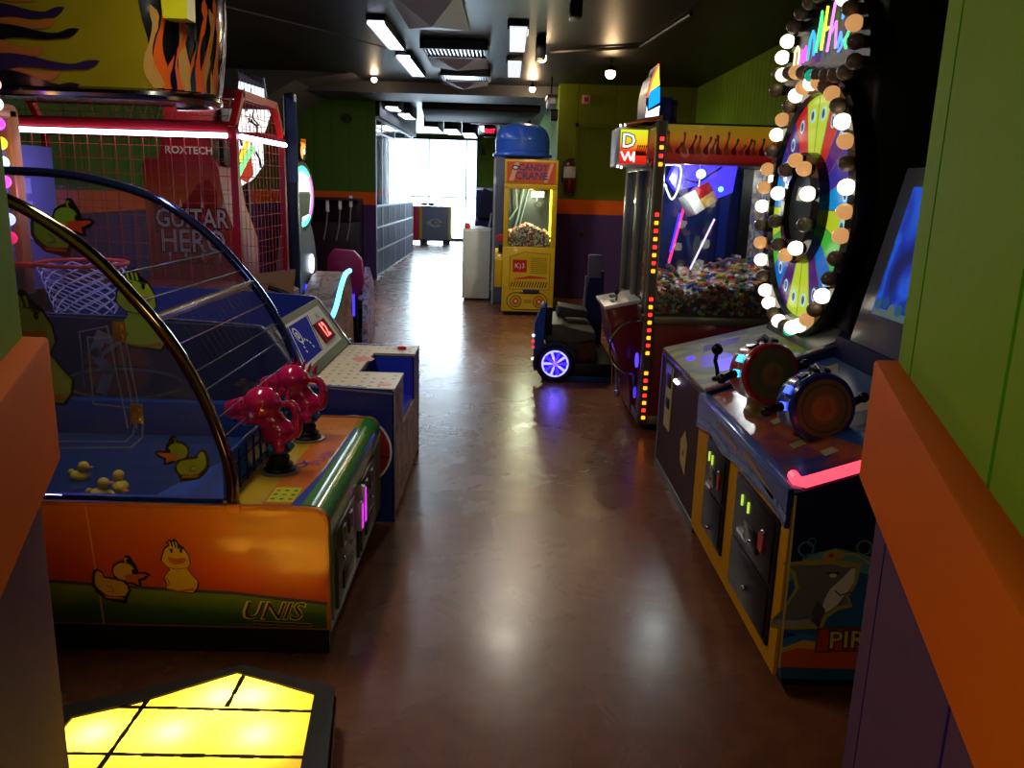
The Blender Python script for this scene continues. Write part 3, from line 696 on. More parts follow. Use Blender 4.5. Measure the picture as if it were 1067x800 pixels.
    m.tube([(cx + R_ * math.cos(2 * PI * i / 36), cy + R_ * math.sin(2 * PI * i / 36), z) for i in range(36)], .010, P(210, 60, 40, .35), 10, closed=True)
    m.box(XB, cy - .05, z - .03, cx - R_ + .01, cy + .05, z - .005, P(210, 60, 40, .35), .004); part(m, 'hoop_ring', t)
    m = MB(); hoop_net(m, cx, cy, z - .01, R_ - .005, .25, P(225, 225, 240, .6)); part(m, 'hoop_net', t)
    m = MB(); m.prism(FY(Y0 + .04), [(XB + .02, .80), (-1.12, .70), (-1.12, .68), (XB + .02, .78)], -(Y1 - Y0 - .08), 0, P(40, 50, 150, .35)); part(m, 'ball_ramp', t)
small_basket()

# ============================================================ LARGE RED CAGE BASKETBALL MACHINE
def cage():
    Y0, Y1, X0, X1 = 5.3, 6.4, -1.7, -3.45; ZT, ZR = 1.92, 2.13
    t = thing('caged_basketball_machine', 'tall basketball game inside a red wire cage with a white tube light', 'arcade machine', (-2.5, 5.85, 0))
    RED = P(150, 22, 34, .35, .2); RB = P(210, 34, 26, .35, .1); MESH = P(180, 60, 50, .4)
    m = MB()
    m.box(X1, Y0 - .05, .02, -1.55, Y1 + .05, .72, P(36, 66, 150, .4), .02); m.box(-1.56, Y0 - .03, .02, -1.2, Y1 + .03, .42, P(30, 40, 90, .4), .02)
    m.prism(FY(Y0 - .052), [(X1, .5), (-1.8, .5), (-1.6, .66), (-1.56, .68), (-1.56, .1), (X1, .1)], 0, .003, P(190, 180, 170, .4))
    m.prism(FY(Y0 - .052), [(X1, .71), (X1, .55), (-2.0, .55), (-1.7, .66), (-1.6, .71)], .003, .005, P(46, 80, 170, .4))
    part(m, 'cabinet', t)
    m = MB(); m.prism(FY(Y0), [(X1, .72), (-1.6, .72), (-1.6, .80), (-1.7, .84), (X1, .84)], -(Y1 - Y0), 0, P(130, 24, 34, .4)); part(m, 'ball_ramp', t)
    fr_ = [(Y0, .72), (Y0, ZT), (Y0 + .17, ZR), (Y1 - .17, ZR), (Y1, ZT), (Y1, .72)]
    for x, mm in ((X0, RED), (X1, RED)):
        m = MB()
        for (a, b), (c, d) in zip(fr_, fr_[1:]):
            hi = max(b, d) > ZT + .01
            L = math.hypot(c - a, d - b); dy, dz = (c - a) / L, (d - b) / L
            f = Fr((x, a, b), (0, dy, dz), (1, 0, 0)); m.box(0, 0, 0, .01, .01, .01, mm) if 0 else m.prism(Fr((x, a, b), (0, dy, dz), (0, -dz, dy)), [(-.015, -.022), (L + .015, -.022), (L + .015, .022), (-.015, .022)], -.022, .022, RB if hi else mm)
        part(m, 'cage_frame', t)
    for y, z in ((Y0, ZT), (Y0 + .17, ZR), (Y1 - .17, ZR), (Y1, ZT), (Y0, .86)):
        m = MB(); m.box(X1, y - .022, z - .03, X0, y + .022, z + .03, RED if z < 2 else P(110, 24, 30, .4), .006); part(m, 'cage_rail', t)
    # wire mesh faces
    m = MB(); wr = .0022
    def grid(o, u, v, W_, H_, st):
        o, u, v = Vector(o), Vector(u), Vector(v); i = 0
        x = 0
        while x <= W_ + 1e-6: m.tube([o + u * x, o + u * x + v * H_], wr, MESH, 4, caps=False); x += st
        y = 0
        while y <= H_ + 1e-6: m.tube([o + v * y, o + v * y + u * W_], wr, MESH, 4, caps=False); y += st
    W_ = X0 - X1; s = .085
    grid((X1, Y0, .86), (1, 0, 0), (0, 0, 1), W_, ZT - .86, s)
    grid((X0, Y0, .86), (0, 1, 0), (0, 0, 1), Y1 - Y0, ZT - .86, s); grid((X1, Y1, .86), (1, 0, 0), (0, 0, 1), W_, ZT - .86, s * 1.5)
    sl = math.hypot(.17, ZR - ZT); grid((X1, Y0, ZT), (1, 0, 0), (0, .17 / sl, (ZR - ZT) / sl), W_, sl, s); grid((X1, Y1, ZT), (1, 0, 0), (0, -.17 / sl, (ZR - ZT) / sl), W_, sl, s)
    grid((X1, Y0 + .17, ZR), (1, 0, 0), (0, 1, 0), W_, Y1 - Y0 - .34, s)
    grid((X0, Y0 + .17, ZT), (0, 1, 0), (0, 0, 1), Y1 - Y0 - .34, ZR - ZT, s)
    part(m, 'wire_mesh', t, kind='stuff')
    TB = E(238, 228, 255, 5.)
    m = MB(); m.tube([(X1 + .05, Y0 - .035, ZT - .055), (X0 - .03, Y0 - .035, ZT - .055)], .016, TB, 10); part(m, 'tube_light', t, 'white tube light along the near side')
    m = MB(); m.tube([(X0 + .035, Y0 + .03, ZT - .055), (X0 + .035, Y1 - .03, ZT - .055)], .016, TB, 10); part(m, 'tube_light', t, 'white tube light along the front')
    # acrylic notice and curved black guard
    m = MB(); m.prism(Fr((-1.66, Y0 - .09, .80), (1, 0, .0), (0, .15, 1)), [(0, 0), (.30, -.05), (.33, .27), (.0, .22)], 0, .01, GLASS(190, 150, 110, .45, .15))
    f = Fr((-1.66, Y0 - .102, .80), (1, 0, .0), (0, .15, 1))
    for k, (a, b) in enumerate(((.1, .2), (.07, .24), (.12, .2))): m.line(f, [(a, .17 - k * .05), (b, .17 - k * .05)], .012, P(110, 80, 60, .5), .0)
    part(m, 'notice_sheet', t)
    m = MB(); m.tube(smoothpts([(-1.5, 5.22, .95), (-1.36, 5.22, .9), (-1.22, 5.22, .78), (-1.12, 5.22, .60), (-1.06, 5.22, .42), (-1.03, 5.22, .3)], 5), .014, BLACKG, 8)
    part(m, 'curved_guard', t)
cage()
# ============================================================ OVAL LED GAME, PANEL POST, CHAIR (left, mid distance)
def oval_game():
    t = thing('round_screen_game', 'arcade game with round white screen ringed in green and pink light, dark tall header post', 'arcade machine', (-1.9, 7.4, 0))
    BR = patch_mat('brown_swirl_print', [(120, 96, 80), (150, 120, 110), (92, 60, 60), (170, 140, 120)], 6, .4, kind='noise')
    m = MB(); m.box(-1.765, 6.72, .02, -1.675, 6.80, 2.27, P(30, 48, 72, .3), .02)
    m.prism(FY(6.72), [(-1.74, 1.6), (-1.66, 1.6), (-1.66, 2.2), (-1.74, 2.24)], 0, .004, P(60, 90, 130, .3)); part(m, 'header_post', t)
    c = (-1.80, 7.4, 1.48); ax = Vector((1, -.12, 0)).normalized(); u = Vector((.12, 1, 0)).normalized(); f = Fr(c, u, (0, 0, 1))
    m = MB(); m.disc(f, 0, 0, .30, P(20, 40, 34, .3), -.07, th=.07); part(m, 'screen_housing', t)
    m = MB(); m.disc(f, 0, 0, .215, E(225, 235, 235, 1.1), .003)
    m.poly(f, [(-.12, -.19), (.15, -.15), (.2, .02), (.02, .04), (-.1, .02)], P(60, 70, 66, .4), .004); m.line(f, [(-.08, .03), (.17, .03)], .02, P(90, 110, 100, .4), .005); part(m, 'round_screen', t)
    cs = [(60, 230, 160), (60, 240, 200), (230, 255, 245), (120, 240, 230), (70, 230, 200), (170, 80, 220), (220, 70, 190), (60, 220, 190)]
    m = MB()
    for i in range(8):
        a0 = PI / 2 + i * PI / 4; m.ringd(f, 0, 0, .215, .26, E(*cs[i], 2.2), .004, a0, a0 + PI / 4, 8)
    part(m, 'light_ring', t)
    m = MB(); fc = Fr((-1.78, 7.4, 1.86), u, (0, 0, 1)); m.disc(fc, 0, 0, .075, P(60, 30, 16, .3), -.03, th=.03)
    m.ringd(fc, 0, 0, .03, .068, E(255, 170, 60, 1.3), .002, .6, 4.4); m.disc(fc, .01, 0, .03, E(240, 240, 220, 1.4), .003); m.line(fc, [(.0, .03), (.015, 0), (.0, -.03)], .014, BLACK, .005)
    for i in range(5): flame(m, fc, -.05 + i * .025, .055, .05, .02, E(240, 120, 40, 1.), .002)
    part(m, 'flame_badge', t)
    # curved standing board and body
    m = MB(); m.prism(FXp(-1.80), [(6.95, .05), (7.9, .05)] + [(7.9 - .0 * i, .9) for i in range(1)] + arc(7.42, .75, .48, 15, 165, 14, .58) + [(6.95, .9)], -.12, 0, P(92, 92, 98, .4)); part(m, 'curved_board', t)
    m = MB(); m.prism(FXp(-1.795), [(6.97, .1), (7.16, .1), (7.2, .5), (7.14, .9), (7.18, 1.2), (7.0, 1.15), (6.98, .6)], 0, .006, P(200, 130, 60, .4))
    for i in range(3): flame(m, FXp(-1.788), 7.03 + i * .05, .35 + .2 * i, .4, .06, P(90, 80, 80, .4), .0)
    part(m, 'wavy_orange_stripe', t)
    m = MB(); m.disc(FXp(-1.795), 7.62, .88, .085, E(215, 235, 255, 3.), .006, th=.01); part(m, 'round_light', t, 'white round light')
    m = MB(); m.disc(FXp(-1.795), 7.4, .68, .035, E(60, 60, 255, 2.), .006, th=.01); part(m, 'round_light', t, 'small blue light')
    m = MB(); m.prism(FXp(-1.47), [(6.85, .02), (7.95, .02), (7.9, .62), (7.75, .80), (7.55, .78), (7.3, .68), (7.1, .55), (6.9, .5)], -.30, 0, BR); part(m, 'control_body', t)
    m = MB(); m.tube([(x - .0, y, z) for x, y, z in smoothpts([(-1.462, 6.95, .505), (-1.462, 7.12, .575), (-1.462, 7.3, .69), (-1.462, 7.52, .795), (-1.462, 7.75, .812)], 5)], .022, E(90, 215, 250, 3.), 8); part(m, 'edge_light', t, 'cyan curved edge light')
oval_game()
def seat_cab():
    t = thing('seat_game', 'magenta seat backed game beside the aisle with blue light strip', 'arcade machine', (-1.55, 8.5, 0))
    MG = P(150, 34, 100, .4)
    m = MB(); m.box(-1.74, 8.3, .0, -1.47, 8.95, .1, BLACK, .01); m.box(-1.72, 8.75, .1, -1.5, 8.9, .5, P(40, 30, 60, .4)); part(m, 'base', t)
    m = MB(); m.prism(FY(8.36), [(-1.80, .44), (-1.52, .44), (-1.44, .62), (-1.46, .86), (-1.54, .95), (-1.74, .96), (-1.80, .88)], -.08, 0, MG, bev=.01); part(m, 'seat_back', t)
    m = MB(); m.box(-1.72, 8.40, .36, -1.46, 8.85, .46, P(110, 40, 130, .4), .02); part(m, 'seat', t)
    m = MB(); m.box(-1.60, 8.29, .30, -1.52, 8.302, .52, E(50, 40, 255, 2.5)); m.box(-1.60, 8.302, .02, -1.5, 8.38, .5, BLACK); part(m, 'blue_light_strip', t)
    m = MB(); m.prism(FXp(-1.45), [(8.3, .02), (8.8, .02), (8.86, .3), (8.75, .6), (8.5, .78), (8.36, .55)], 0, .05, patch_mat('blue_lilac_print', [(90, 110, 200), (190, 170, 200), (60, 80, 170), (210, 150, 120)], 9, .35, kind='noise')); part(m, 'side_wing', t)
seat_cab()
# hammers (club game) on the left cross wall
def club_rack():
    t = thing('hose_handle_rack', 'dark rack holding white handled cords against the purple wall', 'arcade machine', (-2.85, 13.6, 0))
    m = MB(); m.box(-3.4, 13.4, .02, -2.45, 14.3, 1.0, P(30, 16, 30, .4), .02); m.box(-3.4, 13.9, 1.0, -2.45, 14.35, 1.34, P(40, 14, 30, .4), .02); part(m, 'cabinet', t)
    for i, x in enumerate((-2.86, -2.66, -2.49)):
        m = MB(); m.box(x - .025, 13.36, 1.16 + i * .04, x + .025, 13.40, 1.34 + i * .04, P(220, 220, 240, .3), .01); m.tube([(x, 13.38, 1.18 + i * .04), (x - .02, 13.36, .95), (x - .07, 13.37, .72)], .012, P(120, 110, 130, .4), 6); part(m, 'handle', t)
    m = MB(); m.box(-3.5, 13.3, 1.34, -2.4, 13.9, 1.38, P(50, 20, 40, .3), .01); part(m, 'top_shelf', t)
club_rack()

# ============================================================ GUITAR GAME (behind the cage)
def guitar_game():
    t = thing('guitar_game_cabinet', 'red and orange guitar video game cabinet with white gothic lettering', 'arcade machine', (-2.7, 7.3, 0))
    art = gradient_mat('sunset_print', [(0, (110, 30, 40)), (.3, (190, 84, 60)), (.55, (196, 60, 40)), (.75, (206, 110, 30)), (.9, (170, 60, 20)), (1, (140, 24, 26))], 'Z', .3, 1.75)
    f = FY(7.1)
    m = MB(); m.prism(f, [(-3.03, .0), (-2.32, .0), (-2.28, .7), (-2.28, 1.1), (-2.38, 1.4), (-2.42, 1.7), (-2.45, 1.76), (-3.02, 1.76), (-3.05, 1.7)], -.55, 0, art)
    m.poly(f, [(-2.98, 1.5), (-2.85, 1.3), (-2.7, 1.42), (-2.6, 1.56), (-2.5, 1.6), (-2.44, 1.5), (-2.44, 1.34), (-2.5, 1.2), (-2.98, 1.15)], P(150, 36, 24, .4), .001)
    W_ = P(225, 222, 225, .4)
    for s_, x, y, sz in (('GUITAR', -2.66, 1.27, .22), ('HERO', -2.66, 1.08, .27)):
        m.text(f, x, y, s_, sz, INK, .002, sx=.78, bold=.014); m.text(f, x, y, s_, sz, W_, .003, sx=.78, bold=.003)
    for dx in (-.27, -.1, .08, .26): m.poly(f, [(-2.66 + dx, 1.37), (-2.66 + dx + .025, 1.37), (-2.66 + dx + .012, 1.44)], W_, .003); m.poly(f, [(-2.66 + dx * .8, .99), (-2.66 + dx * .8 + .012, .90), (-2.66 + dx * .8 + .025, .99)], W_, .003)
    m.text(f, -2.64, .92, 'ARCADE', .075, P(110, 40, 36, .4), .003, bold=.002)
    part(m, 'side_panel', t)
    m = MB(); m.prism(f, [(-2.91, 1.76), (-2.48, 1.76), (-2.5, 1.9), (-2.40, 2.28), (-2.82, 2.3)], -.5, -.02, P(150, 26, 38, .4)); f2 = FY(7.12)
    m.text(f2, -2.66, 1.83, 'ROXTECH', .085, WHITE, .002, bold=.002); part(m, 'upper_column', t)
    m = MB(); m.box(-2.44, 7.2, 1.72, -2.4, 7.6, 2.2, BLACK, .01); part(m, 'speaker_strip', t)
guitar_game()
def guitar_board():
    t = thing('illustrated_header_board', 'white illustrated board with black scribble drawings behind the red cage', 'sign', (-2.4, 7.9, 0))
    f = FY(7.95); LW = E(235, 238, 235, 1.3)
    m = MB(); m.prism(f, [(-2.62, 1.62), (-2.66, 1.8), (-2.72, 1.95), (-2.72, 2.30), (-2.5, 2.34), (-2.48, 2.48), (-2.26, 2.42), (-2.26, 2.3), (-2.22, 2.2), (-2.3, 1.98), (-2.3, 1.75), (-2.4, 1.62), (-2.5, 1.55)], -.06, 0, LW); part(m, 'lit_panel', t)
    bd = [o for o in t.children][-1]
    m = MB(); rnd = random.Random(3)
    for i in range(46):
        x = rnd.uniform(-2.68, -2.32); y = rnd.uniform(1.75, 2.44); a = rnd.uniform(1.1, 1.9); L = rnd.uniform(.04, .14)
        if x < -2.5 and y > 2.28: continue
        m.line(f, [(x, y), (x + math.cos(a) * L * .5, y - math.sin(a) * L * .5), (x + rnd.uniform(-.03, .05), y - L)], rnd.uniform(.006, .02), INK, .002)
    part(m, 'ink_drawing', bd)
    m = MB(); m.prism(f, [(-2.52, 1.62), (-2.44, 1.58), (-2.38, 1.66), (-2.40, 1.86), (-2.5, 1.88)], .004, .01, E(190, 60, 40, .8)); m.line(f, [(-2.38, 1.9), (-2.54, 1.62)], .05, E(120, 230, 140, 1.6), .012); m.line(f, [(-2.42, 1.95), (-2.5, 1.78)], .04, E(230, 200, 60, 1.4), .013); part(m, 'coloured_guitar_neck', bd)
    m = MB()
    for i in range(7): m.line(f, [(-2.46 + i * .03, 2.42 - i * .01), (-2.48 + i * .034, 2.58 - i * .02), (-2.45 + i * .034, 2.50 - i * .012)], .016, P(150, 160, 185, .4), .0); 
    m.prism(f, [(-2.48, 2.4), (-2.24, 2.34), (-2.26, 2.52), (-2.46, 2.56)], -.05, -.02, P(50, 56, 70, .4)); part(m, 'crest', t)
    m = MB(); m.box(-2.52, 7.96, .0, -2.44, 8.02, 1.6, DGREY); part(m, 'post', t)
guitar_board()

# ============================================================ FLAMED HOT ROD SHELL (hanging, top left)
def hotrod():
    t = thing('flamed_car_body_sign', 'large yellow and black car body with flame paint hung above the red cage', 'sign', (-2.6, 4.8, 2.03))
    XR, YF, R_ = -1.62, 4.45, .34; Z0, Z1 = 2.03, 2.95
    path = [(-3.9, YF), (XR - R_, YF)] + [(XR - R_ + R_ * math.sin(a), YF + R_ - R_ * math.cos(a)) for a in [PI * i / 20 for i in range(1, 21)]] + [(-3.9, YF + 2 * R_)]
    cum = [0]
    for a, b in zip(path, path[1:]): cum.append(cum[-1] + math.hypot(b[0] - a[0], b[1] - a[1]))
    def mp(s, z, off=0.):
        s = max(0, min(cum[-1] - 1e-6, s)); i = max(k for k in range(len(cum) - 1) if cum[k] <= s); tt = (s - cum[i]) / (cum[i + 1] - cum[i])
        a, b = Vector(path[i] + (0,)), Vector(path[i + 1] + (0,)); p = a.lerp(b, tt); d = (b - a).normalized(); n = Vector((d.y, -d.x, 0))
        bulge = .05 * math.sin(PI * min(1, max(0, (z - Z0) / (Z1 - Z0))))
        return p + n * (off + bulge) + Vector((0, 0, z))
    m = MB(); YL = P(146, 128, 18, .25, 0, .6); NZ = 14
    def sheet(s0, s1, mat, off=0., edge=None, ns=30):
        g = []
        for i in range(ns + 1):
            row = []
            for j in range(NZ + 1):
                z = Z0 + (Z1 - Z0) * j / NZ; a = s0(z) if callable(s0) else s0; b = s1(z) if callable(s1) else s1
                row.append(m.bm.verts.new(mp(a + (b - a) * i / ns, z, off)))
            g.append(row)
        for i in range(ns):
            for j in range(NZ): m.face([g[i][j], g[i + 1][j], g[i + 1][j + 1], g[i][j + 1]], mat)
    sC = 3.9 + XR - R_; bound = lambda z: sC + .15 - (z - Z0) * .14; sE = sC + PI * R_
    DK = P(14, 12, 16, .2, 0, .6)
    sheet(0, bound, YL, 0.); sheet(bound, sE, DK, .0); sheet(sE, cum[-1], DK, .0)
    cap = [(-3.9, YF + .02), (XR - R_, YF + .02)] + [(XR - R_ + (R_ - .02) * math.sin(a), YF + R_ - (R_ - .02) * math.cos(a)) for a in [PI * i / 20 for i in range(1, 21)]] + [(-3.9, YF + 2 * R_ - .02)]
    m.prism(FZ(0), cap, Z1 - .02, Z1, DK); m.prism(FZ(0), cap, Z0 - .01, Z0 + .01, DK)
    part(m, 'body_shell', t)
    m = MB(); PR = P(44, 26, 62, .25, 0, .5); ORF = P(168, 96, 40, .3); BLK = P(16, 12, 20, .25, 0, .5)
    def sflame(s, z, L, w_, mat, off, ang=0., wig=.25): flame(m, None, s, z, L, w_, mat, off, ang, wig, lambda px, py, zz: mp(px, Z0 + py, zz))
    def lick(s, z, L, w_, mat, off, rise=.0, head=.8):
        n = 18; le, ri = [], []
        for i in range(n + 1):
            tt = i / n; hw = w_ * (.9 * (1 - tt) ** 1.5 + .22) * (1 if tt < .8 else 1) ; 
            if tt > .78: q = (tt - .78) / .22; hw = w_ * (.24 + head * .35 * math.sin(PI * min(1, q * 1.0)) ) * math.sqrt(max(0, 1 - q ** 3))
            c = z + rise * tt * tt + .02 * math.sin(tt * 6); le.append((s + L * tt, c + hw)); ri.append((s + L * tt, c - hw))
        m.face([m.bm.verts.new(mp(px, Z0 + py, off)) for px, py in ri + le[::-1]], mat)
    g = []
    sheet(0, 1.36, BLK, .003, ns=12)
    for z_, L in ((.06, .42), (.17, .36), (.30, .44), (.42, .38), (.55, .42), (.68, .36), (.8, .4)): lick(1.2, z_, L, .055, ORF, .006, .02, .5)
    for k, (z_, L, rz_) in enumerate(((.025, .46, .0), (.10, .58, .04), (.235, .50, .05), (.33, .44, .05), (.46, .48, .05), (.58, .40, .02), (.7, .5, .06), (.82, .4, .0))): lick(1.25, z_, L, .042, PR if k % 2 else BLK, .010, rz_)
    part(m, 'side_flames', t, 'dark flame licks on the yellow side')
    m = MB(); rnd = random.Random(5)
    OR1 = P(236, 96, 24, .3, 0, .5); OR2 = P(206, 150, 70, .3, 0, .5)
    for i in range(17):
        s = sC + .16 + i * .05; z0_ = .0; L = rnd.uniform(.36, .58) - (.0 if i > 3 else .12 * (3 - i)) * .3
        sflame(s, .02, L * 1.0, .058, OR1 if i % 3 else OR2, .004, 90 + rnd.uniform(-4, 10), rnd.uniform(.2, .6))
        if i % 2: sflame(s + .02, .02, L * .5, .026, DK, .007, 90, .3)
    part(m, 'corner_flames', t, 'orange flames on the black rounded corner')
    m = MB(); pts = [mp(sE * i / 60, Z0 - .0, -.01) + Vector((0, 0, -.012)) for i in range(61)]
    m.tube(pts, .03, P(190, 185, 175, .15, 1.), 10); part(m, 'chrome_lip', t)
    m = MB(); f = FXp(XR + .05); m.prism(Fr((0, YF - .03, 0), (1, .0, 0), (0, 0, 1)), [(-1.73, 2.37), (-1.61, 2.37), (-1.60, 2.7), (-1.75, 2.7)], -.08, .03, P(225, 215, 30, .3)); part(m, 'yellow_plate', t)
    m = MB()
    for x in (-3.2, -2.1): m.cyl((x, 4.8, Z1), (x, 4.8, 3.1), .02, DGREY)
    part(m, 'hanger_rod', t)
hotrod()

# ============================================================ CANDY CLAW MACHINE (right)
def claw_machine():
    X0, X1, Y0, Y1 = .93, 2.6, 5.46, 6.78; ZB, ZG, ZT = .80, 1.80, 2.04
    t = thing('candy_claw_machine', 'wide red and steel claw machine with glass walls and flame printed header', 'claw machine', (1.75, 6.1, 0))
    RD = P(112, 16, 24, .3, 0, .3); SV = P(128, 122, 104, .35, .7)
    m = MB(); m.box(X0 + .02, Y0 + .02, .07, X1, Y1, ZB - .04, RD, .006)
    m.box(X0, Y0, ZB - .05, X1, Y1, ZB, SV, .004); m.box(X0, Y0, .05, X1, Y1, .11, SV, .004); part(m, 'base_cabinet', t, 'red base cabinet')
    for x, y in ((X0 + .1, Y0 + .1), (X1 - .1, Y0 + .1), (X0 + .1, Y1 - .1), (X1 - .1, Y1 - .1)):
        m = MB(); m.cyl((x - .02, y, .032), (x + .02, y, .032), .032, RUBBER, n=16); m.box(x - .03, y - .012, .03, x + .03, y + .012, .055, STEEL); part(m, 'caster', t)
    for x, y in ((X0, Y0), (X1 - .05, Y0), (X0, Y1 - .05), (X1 - .05, Y1 - .05)):
        m = MB(); m.box(x, y, .05, x + .07, y + .05, ZT + .01, SV, .006); part(m, 'corner_post', t)
    # LED strips on the near front post
    post = t.children[-4]
    m = MB(); f = FY(Y0 - .001); LO = E(255, 150, 30, 2.2); LR = E(255, 40, 40, 2.2)
    m.box(X0 + .012, Y0 - .006, .06, X0 + .058, Y0, ZT, P(90, 80, 60, .4, .5)); part(m, 'light_strip', post)
    n = 0; i = 0
    for seg in ((1.78, 1.985), (1.1, 1.50), (.55, .95), (.1, .43)):
        z = seg[0]; 
        while z <= seg[1]:
            m = MB(); c = LO if n % 2 == 0 else LR
            m.box(X0 + .022, Y0 - .014, z - .012, X0 + .048, Y0 - .006, z + .012, c, .004); o = part(m, 'light', post, 'orange light' if n % 2 == 0 else 'red light'); n += 1; z += .052
    # header band with flames
    m = MB(); yg = gradient_mat('yellow_red_print', [(0, (120, 16, 20)), (.35, (160, 30, 20)), (.6, (190, 120, 24)), (1, (150, 140, 24))], 'Z', ZG, ZT)
    m.box(X0 + .03, Y0 + .02, ZG, X1 - .02, Y1 - .02, ZG + .025, DGREY); m.box(X0 + .05, Y0 + .012, ZG, X1 - .04, Y0 + .03, ZT, yg); m.box(X0 + .03, Y0 + .03, ZG, X0 + .045, Y1 - .04, ZT, yg)
    m.box(X1 - .03, Y0 + .03, ZG, X1 - .01, Y1 - .04, ZT, yg); m.box(X0 + .01, Y0 + .01, ZT - .012, X1, Y1, ZT, P(40, 36, 30, .5)); m.box(X0 + .05, Y0 + .005, ZG - .015, X1 - .04, Y0 + .03, ZG + .004, P(190, 60, 60, .4))
    fb = FY(Y0 + .011); rnd = random.Random(2)
    for i in range(34): flame(m, fb, X0 + .1 + i * .045, ZG + .05, rnd.uniform(.07, .15), .03, P(120, 22, 16, .4) if i % 2 else P(176, 90, 24, .4), .0015, 90 + rnd.uniform(-15, 15))
    part(m, 'header_band', t, 'yellow and red flame printed header')
    # glass
    m = MB(); m.box(X0 + .07, Y0 + .015, ZB, X1 - .05, Y0 + .021, ZG - .015, GLASS(240, 248, 245, .985, .015, 1.5)); part(m, 'side_glass', t)
    m = MB(); m.box(X0 + .03, Y0 + .06, ZB, X0 + .036, Y1 - .06, ZG, GLASS(225, 240, 250, .93, .03, 1.6)); part(m, 'front_glass', t)
    m = MB(); f = FXm(X0 + .02)
    for y in (Y0 + .10, Y0 + .62, Y0 + .68, Y1 - .12): m.box(X0 - .004, y, ZB, X0 + .03, y + .035, ZG, P(140, 136, 124, .35, .6), .004)
    for z in (ZB, ZG - .05): m.box(X0 - .004, Y0 + .1, z, X0 + .03, Y1 - .09, z + .04, P(140, 136, 124, .35, .6), .004)
    part(m, 'glass_door_frame', t)
    m = MB(); sil = patch_mat('glitter_sheet', [(180, 180, 190), (210, 205, 190), (140, 136, 160), (190, 160, 100), (120, 130, 190)], 60, .25, stretch=(1, 1, .5))
    m.box(X1 - .7, Y1 - .16, ZB, X1 - .06, Y1 - .14, ZG, sil); m.box(X1 - .09, Y0 + .06, ZB, X1 - .07, Y1 - .14, ZG, sil); m.box(X0 + .05, Y1 - .06, ZB, X1 - .7, Y1 - .05, ZG, P(30, 46, 90, .3))
    m.box(X0 + .75, Y1 - .09, ZB, X1 - .85, Y1 - .06, ZG, P(24, 50, 120, .25)); m.box(X1 - .78, Y1 - .18, ZB, X1 - .7, Y1 - .1, ZG, BLACK)
    part(m, 'back_lining', t, 'dark blue and glitter silver back lining')
    # gantry with violet light panel
    m = MB(); m.prism(FY(6.05), [(1.18, 1.80), (1.62, 1.80), (1.60, 1.62), (1.46, 1.56), (1.34, 1.66), (1.2, 1.62), (1.14, 1.7)], -.12, 0, E(60, 44, 255, 1.8)); m.disc(FY(6.04), 1.36, 1.74, .035, E(190, 215, 255, 2.), .01); m.disc(FY(6.04), 1.51, 1.64, .02, E(120, 200, 255, 2.), .01)
    m.line(FY(6.04), [(1.5, 1.79), (1.34, 1.68), (1.25, 1.7)], .014, INK, .012); part(m, 'violet_light_panel', t)
    m = MB(); W2 = P(235, 235, 240, .3)
    m.tube(smoothpts([(1.06, 6.0, 1.79), (1.2, 6.0, 1.79), (1.2, 6.0, 1.64), (1.16, 6.0, 1.56), (1.12, 6.0, 1.62), (1.1, 6.0, 1.66), (1.06, 6.0, 1.58), (1.05, 6.0, 1.64)], 4), .008, W2, 8); part(m, 'coiled_cable', t)
    m = MB(); m.tube([(1.27, 6.1, 1.50), (1.19, 6.1, 1.10)], .010, E(235, 40, 110, 2.2), 8); m.tube([(1.25, 6.105, 1.46), (1.20, 6.105, 1.18)], .012, E(50, 40, 255, 2.2), 8); m.ball((1.185, 6.1, 1.09), .02, CHROME); part(m, 'lit_claw_rod', t, 'pink and blue lit rod')
    m = MB(); m.tube([(1.50, 6.1, 1.43), (1.35, 6.1, 1.06)], .007, E(200, 170, 245, 2.2), 8); m.tube([(1.35, 6.1, 1.06), (1.28, 6.1, 1.03)], .009, P(190, 130, 110, .4), 8); part(m, 'lit_claw_rod', t, 'thin lilac lit rod')
    m = MB()
    q = Matrix.Translation((1.35, 6.02, 1.565)) @ Matrix.Rotation(math.radians(-32), 4, 'Y') @ Matrix.Rotation(math.radians(20), 4, 'Z')
    for k, c in enumerate(((225, 220, 225), (150, 20, 34), (170, 120, 60))):
        m.box(-.105, -.06, -.075, -.02, .06, .075, P(225, 220, 225, .35), .004, M=q) if k == 0 else (m.box(-.02, -.06, 0, .105, .06, .075, P(150, 20, 34, .35), .004, M=q) if k == 1 else m.box(-.02, -.06, -.075, .105, .06, 0, P(176, 130, 70, .35), .004, M=q))
    m.cyl((1.35, 6.02, 1.63), (1.35, 6.02, 1.80), .004, STEEL, n=8); part(m, 'hanging_prize_cube', t)
    # inner lamp over the front of the pile
    # console
    m = MB(); pr = [(.72, .80), (.95, .845), (.95, .05), (.92, .05), (.905, .3), (.82, .42), (.765, .56)]
    m.prism(FY(5.78), pr, -.56, 0, RD, bev=.006); part(m, 'console', t)
    con = t.children[-1]
    m = MB(); m.prism(FY(5.77), [(.70, .79), (.95, .845), (.95, .87), (.695, .815)], -.58, 0, P(215, 212, 205, .3, .2), bev=.004); part(m, 'white_console_top', con)
    m = MB(); m.box(.76, 5.88, .81, .84, 6.0, .835, BLACK, .005); m.cyl((.8, 5.94, .83), (.8, 5.94, .89), .008, STEEL); m.ball((.8, 5.94, .90), .02, BLACKG); part(m, 'joystick', con); m = MB(); m.box(.78, 6.12, .82, .86, 6.24, .845, BLACK, .005); part(m, 'button', con)
    m = MB(); loop = [(.93 - .20 * math.sin(math.radians(a)), 5.62, .55 + .19 * math.cos(math.radians(a))) for a in range(-5, 186, 10)]
    m.tube(loop, .009, CHROME, 8); part(m, 'chrome_loop_handle', t)
